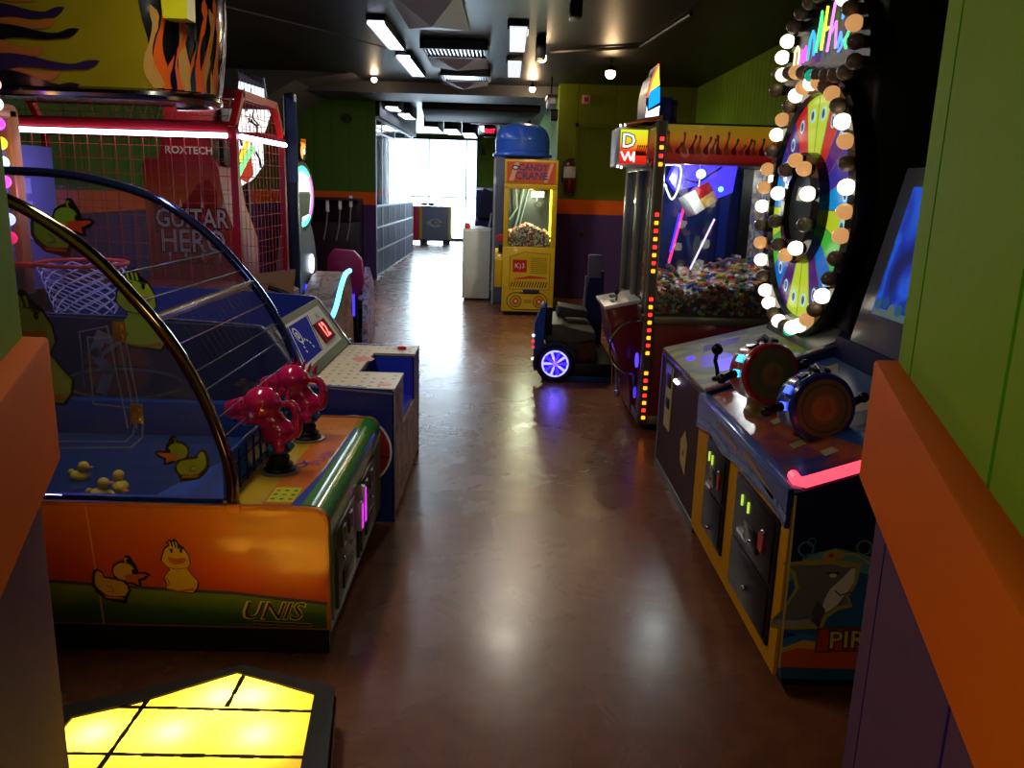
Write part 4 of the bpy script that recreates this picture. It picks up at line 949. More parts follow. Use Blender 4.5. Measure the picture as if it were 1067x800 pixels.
    m = MB(); m.tube([(.80, 5.74, .42), (.815, 5.74, .22)], [.008, .012], CHROME, 8); m.ball((.815, 5.74, .2), .022, CHROME, (1, 1, 1.6)); m.tube([(.77, 5.76, .52), (.78, 5.76, .25)], .005, CHROME, 6); part(m, 'chrome_pull', t)
    m = MB(); m.disc(FXm(X0 - .002), -5.6, .47, .05, E(70, 50, 255, 2.), .003, th=.01); m.disc(FXm(X0 - .002), -5.6, .33, .045, BLACK, .003, th=.02); m.disc(FXm(X0 - .002), -5.6, .24, .04, E(60, 40, 200, 1.2), .003, th=.01); part(m, 'blue_lit_button', t)
    # small front sign box and top sign
    m = MB(); m.box(.72, 5.72, 1.77, .93, 6.1, 2.02, P(200, 200, 195, .4, .3), .006)
    m.prism(Fr((0, 5.718, 0), (1, 0, 0), (0, 0, 1)), [(.735, 1.785), (.915, 1.785), (.915, 2.005), (.735, 2.005)], 0, .003, gradient_mat('sign_print', [(0, (200, 24, 20)), (.4, (226, 60, 24)), (.65, (230, 190, 30)), (1, (210, 230, 40))], 'Z', 1.79, 2.0)); part(m, 'sign_box', t, 'small yellow and red sign box')
    sg = t.children[-1]; f = FY(5.713)
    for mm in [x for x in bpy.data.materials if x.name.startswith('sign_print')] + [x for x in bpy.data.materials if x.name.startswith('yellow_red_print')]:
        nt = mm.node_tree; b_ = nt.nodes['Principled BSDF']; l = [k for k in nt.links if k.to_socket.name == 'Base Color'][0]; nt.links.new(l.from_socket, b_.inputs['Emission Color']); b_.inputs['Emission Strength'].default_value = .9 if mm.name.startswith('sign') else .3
    m = MB(); WW = E(240, 250, 255, 1.); BL = P(70, 130, 170, .4)
    m.text(f, .79, 1.93, 'D', .13, BL, .001, bold=.008); m.text(f, .79, 1.93, 'D', .13, WW, .002, bold=.001); m.line(f, [(.745, 1.86), (.77, 1.81), (.79, 1.86), (.81, 1.81), (.83, 1.86), (.83, 1.80)], .012, WW, .002)
    for i in range(5): flame(m, f, .85 + i * .014, 1.84, .07, .02, P(190, 70, 20, .4), .0012, 90)
    part(m, 'lettering', sg)
    m = MB()
    for x, z in ((.73, 2.03), (.725, 1.765), (.76, 2.035), (.75, 1.76)): m.ball((x, 5.715, z), .008, E(255, 250, 240, 4.), seg=8)
    part(m, 'tiny_lights', sg)
    m = MB(); m.prism(FY(5.56), [(.86, 2.05), (.98, 2.05), (.98, 2.09), (.86, 2.07), (.74, 2.03)], -.4, 0, P(210, 110, 60, .4)); part(m, 'sign_bracket', t)
    return t
claw_machine()
def topper():
    t = thing('flame_topper_sign', 'glowing yellow, blue and white topper sign standing on the candy claw machine', 'sign', (.93, 5.62, 2.05))
    f = Fr((0, 5.6, 0), (1, .0, 0), (0, 0, 1))
    m = MB(); m.prism(f, [(.87, 2.05), (.965, 2.05), (.97, 2.12), (.955, 2.40), (.94, 2.41), (.925, 2.36), (.895, 2.33), (.875, 2.24), (.87, 2.2)], -.34, 0, P(24, 34, 120, .3)); part(m, 'sign_body', t)
    b_ = t.children[-1]
    m = MB(); m.poly(f, [(.872, 2.06), (.955, 2.06), (.96, 2.13), (.915, 2.10)], E(250, 250, 250, 1.8), .003); m.poly(f, [(.872, 2.06), (.915, 2.10), (.96, 2.135), (.962, 2.15), (.885, 2.11), (.876, 2.15)], E(250, 250, 250, 1.6), .002)
    m.poly(f, [(.888, 2.125), (.96, 2.17), (.955, 2.265), (.92, 2.26), (.886, 2.22)], E(20, 150, 245, 1.3), .003)
    m.poly(f, [(.873, 2.2), (.90, 2.24), (.953, 2.275), (.945, 2.33), (.94, 2.40), (.92, 2.35), (.90, 2.31), (.88, 2.25)], E(250, 196, 60, 1.8), .003); m.line(f, [(.877, 2.2), (.9, 2.31), (.935, 2.40)], .012, E(255, 100, 60, 1.4), .004)
    part(m, 'lit_face', b_)
topper()
m = MB(); m.box(.985, 5.7, 2.045, 1.06, 5.9, 2.215, P(30, 44, 170, .4), .006); m.box(1.06, 5.72, 2.045, 1.1, 5.9, 2.2, P(24, 28, 60, .4), .004)
solo(m, 'blue_carton', 'small blue carton standing on the candy claw machine beside the topper', 'box', (1.03, 5.8, 2.045))

# candy heaps
def heap(cx, cy, sx, sy, z0, hf, name, n, cols, size, label, group, cat, stufflabel, seed, tiltz=True):
    rnd = random.Random(seed)
    m = MB(); NX, NY = 26, 20; g = []
    mt = patch_mat('mixed_sweets_' + name, cols, 1.3 / size, .35)
    for i in range(NX + 1):
        r = []
        for j in range(NY + 1):
            x = cx - sx + 2 * sx * i / NX; y = cy - sy + 2 * sy * j / NY
            r.append(m.bm.verts.new((x, y, hf(x, y) - size * .4 + rnd.uniform(-.3, .3) * size)))
        g.append(r)
    for i in range(NX):
        for j in range(NY): m.face([g[i][j], g[i + 1][j], g[i + 1][j + 1], g[i][j + 1]], mt)
    for row, rev in (([r[0] for r in g], 1), ([r[-1] for r in g], 0), (g[0], 0), (g[-1], 1)):
        lo = [m.bm.verts.new((v.co.x, v.co.y, z0)) for v in row]
        for k in range(len(row) - 1): m.face([row[k], row[k + 1], lo[k + 1], lo[k]][::(-1 if rev else 1)], mt)
    # lumpy pieces that fill the mass
    for k in range(500):
        side = rnd.random()
        if side < .75: x = cx + rnd.uniform(-sx, sx); y = cy - sy - size * .08; z = z0 + rnd.uniform(size * .4, max(size, hf(x, cy - sy) - z0))
        else: x = cx + rnd.uniform(-sx, sx); y = cy + rnd.uniform(-sy, sy); z = hf(x, y) - size * .2
        c = rnd.choice(cols); a = rnd.uniform(0, 3); q = Matrix.Translation((x, y + .0, z)) @ Matrix.Rotation(a, 4, 'Z') @ Matrix.Rotation(rnd.uniform(-1, 1), 4, 'X') @ Matrix.Rotation(rnd.uniform(-1, 1), 4, 'Y')
        m.box(-size * .6, -size * .3, -size * .35, size * .6, size * .3, size * .35, P(*c, .35), size * .12, 1, M=q)
    solo(m, name + '_heap', stufflabel, cat, (cx, cy, z0), kind='stuff', smooth=False)
    protos = []
    for k, c in enumerate(cols):
        m = MB(); s = size
        m.box(-s * .55, -s * .3, -s * .3, s * .55, s * .3, s * .3, P(*c, .3, 0, .4), s * .15, 2)
        for sg in (1, -1): m.prism(FZ(0), [(sg * s * .5, -s * .08), (sg * s * .95, -s * .32), (sg * s * .95, s * .32), (sg * s * .5, s * .08)], -.002, .002, P(*c, .3, 0, .4))
        protos.append(m.mesh('wrapped_candy', Vector((0, 0, 0)), False))
    for k in range(n):
        for _ in range(20):
            x = cx + rnd.uniform(-sx, sx) * .97; y = cy - sy + (rnd.random() ** 1.3) * 2 * sy * .98
            break
        front = rnd.random() < .35
        if front: y = cy - sy - size * .15; z = z0 + rnd.uniform(size * .5, max(size, hf(x, y) - z0))
        else: z = hf(x, y) + size * .1
        o = bpy.data.objects.new('wrapped_candy', protos[rnd.randrange(len(protos))]); COL.objects.link(o)
        o.location = (x, y, z); o.rotation_euler = (rnd.uniform(-.6, .6), rnd.uniform(-.6, .6), rnd.uniform(0, 6.28)); tag(o, label, cat, group)
CC = [(200, 190, 60), (190, 40, 36), (60, 90, 160), (225, 220, 205), (200, 110, 40), (90, 120, 60), (110, 60, 40), (230, 170, 120), (50, 60, 50)]
heap(1.74, 6.10, .74, .55, .805, lambda x, y: .985 + .12 * max(0, min(1, (x - 1.35) / .5)) * (.4 + .6 * max(0, min(1, (y - 5.5) / .5))) + .02 * math.sin(x * 17) * math.cos(y * 13) + .03 * (y - 5.5), 'sweets', 210, CC, .040,
     'wrapped sweet lying in the big heap inside the candy claw machine', 'wrapped sweets in the claw machine', 'sweet', 'mixed colourful wrapped sweets filling the wide claw machine', 11)
# ============================================================ YELLOW CRANE PRIZE MACHINE
def crane_machine():
    X0, X1, Y0, Y1 = -.055, .615, 10.65, 11.4
    t = thing('yellow_crane_machine', 'tall yellow candy crane machine with digger track drawings on its front', 'claw machine', (.28, 11.0, 0))
    YL = P(214, 176, 34, .35, 0, .3); ORR = P(206, 92, 52, .4); f = FY(Y0)
    m = MB(); m.box(X0, Y0, .05, X1, Y1, .88, YL, .01); m.box(X0 + .04, Y0 + .04, 0, X1 - .04, Y1 - .04, .05, BLACK)
    z = .001
    m.poly(f, [(.04, .34), (.56, .34), (.56, .80), (.22, .82), (.04, .76)], P(90, 76, 20, .4), z); m.poly(f, [(.046, .346), (.554, .346), (.554, .794), (.22, .814), (.046, .756)], YL, z + .001)
    m.poly(f, [(.08, .56), (.26, .56), (.26, .72), (.08, .72)], P(196, 36, 36, .4), z + .002)
    m.text(f, .17, .64, 'K)3', .09, WHITE, z + .003)
    for i in range(9): m.line(f, [(.31, .745 - i * .024), (.52, .745 - i * .024)], .006, P(70, 60, 16, .4), z + .002)
    m.poly(f, [(.09, .475), (.3, .52), (.52, .50), (.52, .485), (.3, .48), (.09, .465)], P(206, 60, 40, .4), z + .002)
    for i in range(14): m.line(f, [(.06 + i * .034, .37), (.085 + i * .034, .44)], .012, INK, z + .002)
    for k, mm in ((.0, P(60, 52, 20, .4)), (.012, YL)):
        m.poly(f, [(.14 + math.copysign(max(0, abs(math.cos(a)) - 0), math.cos(a)) * (.13 - k) + (.27 if math.cos(a) > 0 else 0), .19 + math.sin(a) * (.115 - k)) for a in [2 * PI * i / 48 - .001 for i in range(48)]], mm, z + .001 + k * .05)
    for cx in (.13, .43):
        m.disc(f, cx, .185, .078, P(40, 36, 16, .4), z + .002); m.disc(f, cx, .185, .068, YL, z + .0025); m.disc(f, cx, .185, .043, P(206, 60, 40, .4), z + .003); m.disc(f, cx, .185, .018, P(230, 200, 180, .4), z + .0035)
        for i in range(14): a = 2 * PI * i / 14; m.disc(f, cx + .056 * math.cos(a), .185 + .056 * math.sin(a), .006, INK, z + .003, n=6)
    for zz in (.175, .2): m.line(f, [(.24, zz), (.33, zz)], .014, P(120, 100, 50, .4), z + .002)
    for zz in (.08, .29): m.line(f, [(.18, zz), (.4, zz)], .012, P(80, 70, 60, .4), z + .0025)
    part(m, 'base_cabinet', t, 'yellow base with track and grille drawings')
    m = MB(); m.box(.22, Y0 - .03, .31, .43, Y0, .345, P(60, 50, 90, .4), .005); part(m, 'prize_flap', t)
    for a, b, c, d in ((X0, X0 + .06, Y0, Y0 + .06), (X1 - .06, X1, Y0, Y0 + .06), (X0, X0 + .06, Y1 - .06, Y1), (X1 - .06, X1, Y1 - .06, Y1)): m = MB(); m.box(a, c, .88, b, d, 1.60, YL, .006); part(m, 'window_post', t)
    m = MB(); m.box(X0, Y0, 1.60, X1, Y0 + .06, 1.66, YL, .005); part(m, 'window_frame', t); m = MB(); m.box(X0 + .06, Y1 - .03, .88, X1 - .06, Y1 - .01, 1.66, P(60, 68, 64, .4)); part(m, 'back_panel', t)
    m = MB(); m.box(X1 - .085, Y0 + .07, .92, X1 - .065, Y0 + .1, 1.6, E(255, 235, 60, 4.)); part(m, 'yellow_tube_light', t)
    m = MB(); m.box(X0 + .06, Y0 + .02, .88, X1 - .06, Y0 + .026, 1.6, GLASS(235, 245, 240, .96, .03, 1.35)); part(m, 'front_glass', t)
    m = MB(); m.box(X0 + .35, Y0 + .3, 1.5, X0 + .52, Y0 + .42, 1.58, P(200, 190, 150, .4), .01); m.cyl((X0 + .43, Y0 + .36, 1.5), (X0 + .43, Y0 + .36, 1.44), .01, STEEL)
    for a in range(3): m.tube([(X0 + .43, Y0 + .36, 1.45), (X0 + .43 + .06 * math.cos(a * 2.1), Y0 + .36 + .06 * math.sin(a * 2.1), 1.42), (X0 + .43 + .03 * math.cos(a * 2.1), Y0 + .36 + .03 * math.sin(a * 2.1), 1.38)], .008, STEEL, 6)
    part(m, 'crane_claw', t)
    m = MB(); G2 = P(150, 170, 170, .3, .4); m.tube([(.06, 11.2, .95), (.14, 11.2, 1.25), (.2, 11.2, 1.6)], .012, G2, 6); m.tube([(.12, 11.2, .95), (.2, 11.2, 1.3), (.27, 11.2, 1.6)], .009, G2, 6); m.tube([(.02, 11.2, 1.2), (.12, 11.2, 1.35), (.1, 11.2, 1.6)], .012, G2, 6); part(m, 'inner_struts', t)
    m = MB(); m.box(X0, Y0 + .0, 1.66, X1, Y1, 1.96, YL, .008); m.box(X0 + .03, Y0 - .006, 1.675, X1 - .03, Y0, 1.93, ORR); f = FY(Y0 - .0065)
    m.poly(f, [(.0, 1.70), (.06, 1.70), (.13, 1.92), (.07, 1.92)], P(226, 170, 140, .4), .001); m.poly(f, [(.44, 1.68), (.48, 1.68), (.56, 1.92), (.52, 1.92)], P(226, 170, 140, .4), .001)
    m.disc(f, .08, 1.86, .045, P(60, 50, 90, .4), .002, .03); m.disc(f, .08, 1.86, .028, WHITE, .003, .016)
    m.text(f, .30, 1.86, 'CANDY', .105, P(100, 70, 130, .4), .002, bold=.004); m.text(f, .28, 1.76, 'CRANE', .125, P(100, 70, 130, .4), .002, bold=.004); part(m, 'header_sign', t, 'orange lettered header sign')
    m = MB(); m.prism(FXm(X0), [(-10.95, .35), (-10.75, .35), (-10.72, .7), (-10.78, .85), (-10.95, .8)], 0, .10, YL, bev=.01); part(m, 'side_hopper', t)
    m = MB(); m.prism(FY(10.72), [(-.16, .97), (-.09, .94), (-.05, .97), (-.05, 1.02), (-.1, 1.03)], -.03, 0, P(190, 40, 30, .4)); m.box(-.11, 10.72, .8, -.06, 10.76, .9, INK, .01); part(m, 'side_controls', t)
crane_machine()
CC2 = [(235, 225, 205), (180, 60, 50), (120, 80, 80), (240, 232, 220), (150, 50, 60), (215, 185, 150), (70, 90, 80)]
heap(.28, 10.98, .265, .25, .885, lambda x, y: 1.04 + .12 * max(0, 1 - abs(x - .26) / .3), 'prizes', 85, CC2, .032,
     'small wrapped sweet piled inside the yellow crane machine', 'wrapped sweets in the yellow crane machine', 'sweet', 'red, brown and white sweets filling the yellow crane machine', 5)
# blue capped machine behind it
def capsule():
    t = thing('blue_domed_machine', 'grey cabinet with large translucent blue dome standing behind the yellow crane machine', 'arcade machine', (.15, 12.0, 0))
    m = MB(); m.box(-.2, 11.75, 0, .55, 12.3, 2.03, P(96, 104, 124, .4), .02); m.box(-.21, 11.74, 0, -.18, 11.78, 2.0, P(170, 180, 190, .3, .3)); part(m, 'cabinet', t)
    m = MB(); B_ = P(52, 104, 222, .3, 0, .3)
    m.lathe((.18, 12.02, 2.03), [(.40, 0), (.42, .02), (.41, .045), (.375, .05), (.375, .09), (.38, .2), (.365, .3), (.32, .38), (.24, .43), (.12, .455), (.01, .46)], B_, n=40)
    part(m, 'blue_dome', t)
    m = MB()
    for z, r in ((.22, .383), (.09, .380)): m.tube([(.18 + r * math.cos(a), 12.02 + r * math.sin(a), 2.03 + z) for a in [2 * PI * i / 32 for i in range(32)]], .006, P(60, 120, 220, .3), 6, closed=True)
    part(m, 'dome_bands', t)
capsule()
def white_cab():
    t = thing('white_counter', 'plain pale grey counter with game pieces on top beside the yellow crane machine', 'counter', (-.36, 12.2, 0))
    m = MB(); m.box(-.64, 12.0, .03, -.24, 12.95, 1.0, P(178, 184, 178, .5), .01); m.box(-.61, 12.02, 0, -.22, 12.93, .03, BLACK); part(m, 'cabinet', t)
    m = MB(); m.prism(FY(12.02), [(-.64, 1.0), (-.24, .96), (-.24, 1.0), (-.42, 1.03), (-.64, 1.02)], -.9, 0, P(206, 212, 206, .4)); part(m, 'top', t)
    m = MB(); m.ball((-.58, 12.15, 1.06), .045, P(210, 50, 60, .4)); m.cyl((-.58, 12.15, 1.0), (-.58, 12.15, 1.03), .06, P(220, 80, 90, .4)); part(m, 'red_knob', t)
    m = MB(); m.ball((-.38, 12.1, 1.02), .05, WHITE, (1.5, 1, .4)); m.ball((-.28, 12.12, 1.03), .04, WHITE, (1.6, 1, .4)); m.tube([(-.27, 12.15, 1.03), (-.25, 12.2, 1.15), (-.24, 12.2, 1.25)], .015, P(150, 155, 160, .3), 6); part(m, 'white_handles', t)
white_cab()
def tilted_cab():
    t = thing('dark_video_cabinet', 'dark blue slanted cabinet standing by the window wall', 'arcade machine', (-.55, 18, 0))
    m = MB(); m.prism(FXm(-.70), [(-18.9, 0), (-17.8, 0), (-17.7, .6), (-17.9, .9), (-18.2, 1.0), (-18.4, 1.55), (-18.7, 1.6), (-18.9, 1.3)], -.5, 0, P(36, 40, 74, .4)); m.prism(FY(17.75), [(-.69, .3), (-.22, .3), (-.22, .6), (-.69, .6)], 0, .02, P(70, 30, 80, .4)); part(m, 'body', t)
    m = MB(); m.prism(Fr((-.45, 17.95, .98), (1, 0, 0), (0, -.0, 1)), [(-.2, 0), (.18, 0), (.23, .5), (-.08, .62)], -.3, 0, P(30, 34, 60, .3)); part(m, 'screen_hood', t)
tilted_cab()
def far_cab():
    t = thing('grey_prize_cabinet', 'grey square cabinet with yellow edges and red side before the bright window', 'arcade machine', (-2.1, 24.2, 0))
    m = MB(); m.box(-2.5, 24.0, .12, -1.62, 24.6, 1.05, P(112, 124, 136, .45), .01); m.box(-2.52, 23.98, .12, -2.44, 24.0, 1.05, P(190, 170, 60, .4)); m.box(-1.70, 23.98, .12, -1.62, 24.0, 1.05, P(190, 180, 90, .4)); part(m, 'body', t)
    m = MB(); m.box(-2.76, 24.0, .1, -2.53, 24.6, 1.04, P(206, 40, 70, .4), .01); part(m, 'red_side', t)
    m = MB(); f = FY(23.995)
    for c, r, x, z in (((150, 170, 150), .2, -2.07, .58), ((90, 120, 140), .12, -2.07, .6), ((180, 130, 100), .07, -2.03, .6), ((170, 180, 120), .07, -2.25, .58), ((120, 90, 130), .05, -1.92, .56)): m.disc(f, x, z, r, P(*c, .5), .002 + .001 * (.2 - r) * 10, r * .6)
    part(m, 'round_emblem', t)
    m = MB()
    for x in (-2.4, -1.75): m.box(x - .1, 24.05, 0, x + .1, 24.15, .12, P(60, 60, 80, .4))
    part(m, 'feet', t)
    m = MB(); m.ball((-2.4, 24.2, 1.1), .06, P(210, 60, 110, .4), (1.6, 1, .7)); m.ball((-2.2, 24.2, 1.1), .06, P(60, 120, 210, .4), (1.6, 1, .7)); part(m, 'top_toys', t)
far_cab()

# ============================================================ RACING RIDE (right, before the claw machine)
def kart():
    t = thing('kids_racing_ride', 'dark kids racing ride with blue glowing wheel and blue nose panel', 'ride', (.62, 7.4, 0))
    m = MB(); m.box(.33, 6.90, .0, .93, 8.1, .055, P(34, 60, 104, .35), .01); m.box(.6, 6.89, .055, .95, 8.1, .17, BLACK, .015); part(m, 'platform', t)
    c = Vector((.435, 6.86, .165)); f = Fr(c, (1, 0, 0), (0, 0, 1))
    m = MB(); m.tube([c + Vector((.137 * math.cos(a), .03, .137 * math.sin(a))) for a in [2 * PI * i / 32 for i in range(32)]], .03, RUBBER, 10, closed=True); m.cyl(c + Vector((0, .02, 0)), c + Vector((0, .10, 0)), .12, BLACK); part(m, 'wheel', t); wh = t.children[-1]
    m = MB(); BLv = E(52, 32, 255, 2.4); m.disc(f, 0, 0, .112, E(40, 24, 200, 1.3), -.01); m.ringd(f, 0, 0, .1, .115, E(150, 150, 255, 1.8), .002)
    for i in range(10):
        a = 2 * PI * i / 10; m.line(f, [(.02 * math.cos(a), .02 * math.sin(a)), (.1 * math.cos(a), .1 * math.sin(a))], .02, E(120, 110, 255, 3.) if i % 2 else BLv, .003)
        m.line(f, [(.025 * math.cos(a + .3), .025 * math.sin(a + .3)), (.1 * math.cos(a + .3), .1 * math.sin(a + .3))], .008, P(20, 20, 60, .4), .004)
    m.disc(f, 0, 0, .022, E(90, 60, 255, 3.), .006); part(m, 'lit_rim', wh, 'blue glowing spoked rim')
    m = MB(); arcp = [(.435 + .19 * math.cos(math.radians(a)), .165 + .19 * math.sin(math.radians(a))) for a in range(20, 201, 15)] + [(.435 + .16 * math.cos(math.radians(a)), .165 + .16 * math.sin(math.radians(a))) for a in range(200, 19, -15)]
    m.prism(FY(6.85), arcp, -.14, .0, P(44, 46, 60, .35)); part(m, 'fender', t)
    m = MB(); GR = P(78, 78, 66, .4)
    m.prism(FY(6.92), [(.31, .44), (.36, .49), (.50, .50), (.56, .45), (.77, .44), (.78, .36), (.6, .34), (.36, .34), (.31, .38)], -.75, 0, GR, bev=.015); m.prism(FY(7.3), [(.46, .5), (.72, .5), (.74, .56), (.48, .6)], -.3, 0, P(60, 60, 54, .4), bev=.01); part(m, 'seat_shell', t)
    m = MB(); m.box(.5, 6.95, .17, .78, 7.6, .36, patch_mat('dark_car_print', [(30, 26, 24), (90, 30, 26), (70, 60, 30), (24, 24, 28), (40, 60, 90)], 8, .4, kind='noise'), .01); part(m, 'side_panel', t)
    m = MB(); m.prism(FY(6.88), [(.27, .12), (.33, .12), (.335, .62), (.36, .66), (.32, .68), (.30, .64), (.25, .5), (.25, .25)], -.1, 0, P(26, 84, 160, .3, 0, .4), bev=.006); m.box(.34, 6.9, .4, .40, 7.0, .64, BLACK, .01); part(m, 'nose_panel', t, 'blue nose panel')
    m = MB()
    for z, c_ in ((.4, (230, 230, 240)), (.35, (220, 40, 60)), (.3, (220, 40, 60)), (.2, (235, 235, 240))): m.ball((.243, 6.88, z), .014, E(*c_, 1.5), seg=10)
    m.ball((.31, 6.87, .66), .02, P(210, 210, 220, .3)); part(m, 'nose_lights', t)
    m = MB(); m.prism(FY(7.85), [(.74, .05), (.93, .05), (.93, .86), (.80, .88), (.76, .6)], -.2, 0, P(24, 40, 100, .4)); m.box(.77, 7.84, .8, .9, 7.86, 1.02, P(120, 122, 140, .4), .02); m.cyl((.74, 7.8, .3), (.76, 7.8, .82), .015, P(130, 120, 150, .3)); part(m, 'dashboard_column', t)
kart()

# ============================================================ PRIZE WHEEL MACHINE (right)
def wheel_machine():
    X0, X1, Y0, Y1 = .94, 2.5, 3.73, 4.79
    t = thing('prize_wheel_machine', 'grey steel spinning wheel game with bulb ringed oval wheel and lit arch header', 'arcade machine', (1.6, 4.25, 0))
    SV = P(112, 116, 112, .35, .5); DK = P(72, 44, 38, .6, 0, 0, .1, 9., 0, .12)
    m = MB(); prof = [(X0, .03), (X0, .70), (1.55, .86), (X1, .88), (X1, .03)]
    m.prism(FY(Y0 + .01), prof, -(Y1 - Y0 - .02), 0, DK); 
    for y in (Y0, Y1 - .03):
        m.prism(FY(y + .03), [(X0 - .005, .0), (X0 - .005, .705), (X0 + .04, .705), (X0 + .04, .0)], 0, .03, SV); m.prism(FY(y + .03), [(X0, .69), (X0, .715), (1.55, .875), (X1, .895), (X1, .87), (1.55, .85)], 0, .03, SV)
    m.box(X0 - .006, Y0, .0, X0 + .02, Y1, .045, SV, .003); m.box(X0 - .006, Y0, .68, X0 + .02, Y1, .712, P(150, 130, 100, .25, .8), .003); part(m, 'cabinet', t)
    u = Vector((.61, 0, .16)).normalized(); f = Fr((X0, 0, .708), u, (0, 1, 0))
    art = patch_mat('faded_lime_grey_print', [(122, 122, 84), (148, 146, 92), (104, 106, 88), (150, 152, 60)], 3.2, .5, kind='noise')
    m = MB(); m.prism(f, [(.0, Y0 + .02), (.63, Y0 + .02), (.63, Y1 - .02), (.0, Y1 - .02)], 0, .008, art)
    z = .0085; V1 = E(74, 40, 220, .9); V2 = P(96, 70, 160, .3)
    m.poly(f, [(.16, 4.45), (.36, 4.5), (.42, 4.62), (.2, 4.6)], V2, z); m.poly(f, [(.08, 4.12), (.2, 4.08), (.28, 4.25), (.24, 4.4), (.12, 4.36)], E(80, 50, 200, .35), z + .0003); m.poly(f, [(.13, 3.98), (.28, 3.98), (.33, 4.1), (.26, 4.22), (.16, 4.2)], V1, z + .0006); m.poly(f, [(.05, 4.34), (.09, 4.33), (.1, 4.41), (.06, 4.42)], E(60, 40, 255, 1.6), z)
    m.poly(f, [(.4, 3.8), (.6, 3.85), (.6, 4.4), (.45, 4.35), (.42, 4.1)], P(120, 128, 30, .3), z); m.poly(f, [(.46, 3.95), (.56, 3.98), (.54, 4.08), (.47, 4.06)], P(30, 120, 90, .3), z + .0004); part(m, 'control_top', t, 'worn grey green top with violet lit patches')
    f = FXm(X0 - .001)
    m = MB(); m.prism(f, [(-4.6, .30), (-4.44, .30), (-4.44, .66), (-4.6, .66)], 0, .006, P(196, 176, 84, .4))
    m.box(X0 - .014, 4.46, .54, X0 - .006, 4.56, .62, BLACK, .004); m.box(X0 - .014, 4.47, .42, X0 - .006, 4.55, .48, BLACK, .004); m.box(X0 - .012, 4.45, .6, X0 - .006, 4.6, .66, P(120, 110, 130, .3)); part(m, 'coin_plate', t, 'yellow coin plate')
    m = MB(); m.prism(f, [(-4.12, .24), (-4.0, .20), (-3.98, .36), (-4.05, .42), (-4.14, .35)], 0, .002, P(190, 160, 70, .4)); m.disc(f, -4.06, .3, .02, P(80, 60, 40, .4), .003); part(m, 'duck_sticker', t)
    m = MB()
    for y in (4.28, 4.33): m.ball((X0 - .012, y, .62), .012, E(225, 225, 255, 4.), seg=10)
    part(m, 'white_indicator_lights', t)
    # lever
    m = MB(); m.lathe((1.03, 3.86, .735), [(.03, 0), (.028, .012), (.012, .02)], BLACKG); m.tube([(1.03, 3.86, .74), (1.022, 3.86, .79), (1.01, 3.86, .83), (1.015, 3.86, .87)], .010, BLACKG, 8); m.ball((1.015, 3.86, .885), .028, BLACKG); part(m, 'lever', t, 'black ball topped lever')
    # pedestal and housing
    XW = 1.52; c = Vector((XW, 4.265, 1.545)); f = Fr(c, (0, -1, 0), (0, 0, 1))
    m = MB(); m.box(XW + .06, 3.75, .86, 2.45, 4.78, 2.72, P(16, 16, 14, .5), .03); m.prism(FY(3.8), [(XW - .02, .86), (XW + .3, .92), (XW + .3, 1.05), (XW + .05, 1.0)], -.9, 0, P(70, 74, 66, .35)); part(m, 'housing', t)
    m = MB(); 
    for i in range(48):
        a0, a1 = 2 * PI * i / 48, 2 * PI * (i + 1) / 48
        for (r0, z0_, r1, z1_) in ((.64, -.06, .64, .01), (.64, .01, .63, .03), (.63, .03, .555, .03), (.555, .03, .545, -.01)):
            m.face([m.bm.verts.new(f(r * math.cos(a), r * math.sin(a), zz)) for r, zz, a in ((r0, z0_, a0), (r1, z1_, a0), (r1, z1_, a1), (r0, z0_, a1))], BLACKG)
    part(m, 'outer_ring', t)
    # segments
    cols = [(170, 205, 40), (200, 34, 30), (84, 34, 120), (40, 40, 150), (20, 150, 225), (170, 205, 30), (60, 175, 60), (24, 100, 190), (84, 34, 120), (200, 34, 30)]
    m = MB(); N = 20
    seq = [0, 1, 2, 3, 4, 5, 6, 7, 8, 9][:] 
    half = [(196, 220, 50), (200, 34, 30), (84, 34, 120), (60, 50, 160), (20, 150, 225), (190, 215, 40), (70, 185, 60), (24, 110, 200), (76, 30, 110), (200, 34, 30), (196, 220, 50)]
    for i in range(N):
        k = i if i < 10 else 19 - i
        a0 = PI / 2 + 2 * PI * i / N; a1 = a0 + 2 * PI / N; cc = half[k] if k < 10 else half[10]
        if k == 9: cc = half[10]
        m.ringd(f, 0, 0, .27, .55, E(*cc, .55), .0, a0, a1, 4)
        m.line(f, [(.28 * math.cos(a0), .28 * math.sin(a0)), (.54 * math.cos(a0), .54 * math.sin(a0))], .006, P(20, 110, 50, .4) if k in (0,) or i == 10 else P(210, 200, 220, .4), .002)
        am = (a0 + a1) / 2; px, py = .46 * math.cos(am), .46 * math.sin(am)
        m.disc(f, px, py, .03, E(150, 205, 235, .7), .003, .035, n=14); m.disc(f, px, py, .018, P(40, 80, 150, .4), .004, .022, n=12); m.line(f, [(px, py + .014), (px, py - .014)], .007, WHITE, .005)
    part(m, 'wheel_face', t, 'multicoloured wheel face')
    m = MB()
    for r0, r1 in ((.20, .275),): 
        for i in range(40):
            a0, a1 = 2 * PI * i / 40, 2 * PI * (i + 1) / 40
            for (q0, z0_, q1, z1_) in ((r1, 0, r1, .05), (r1, .05, r0, .06), (r0, .06, r0, .0)):
                m.face([m.bm.verts.new(f(r * math.cos(a), r * math.sin(a), zz)) for r, zz, a in ((q0, z0_, a0), (q1, z1_, a0), (q1, z1_, a1), (q0, z0_, a1))], BLACKG)
    m.disc(f, 0, 0, .2, GLASS(110, 120, 120, .35, .1, 1.6), .03); m.disc(f, 0, 0, .2, patch_mat('hub_print', [(60, 64, 70), (90, 100, 90), (60, 56, 90), (110, 108, 90)], 12, .3, kind='noise'), .01)
    part(m, 'hub_ring', t)
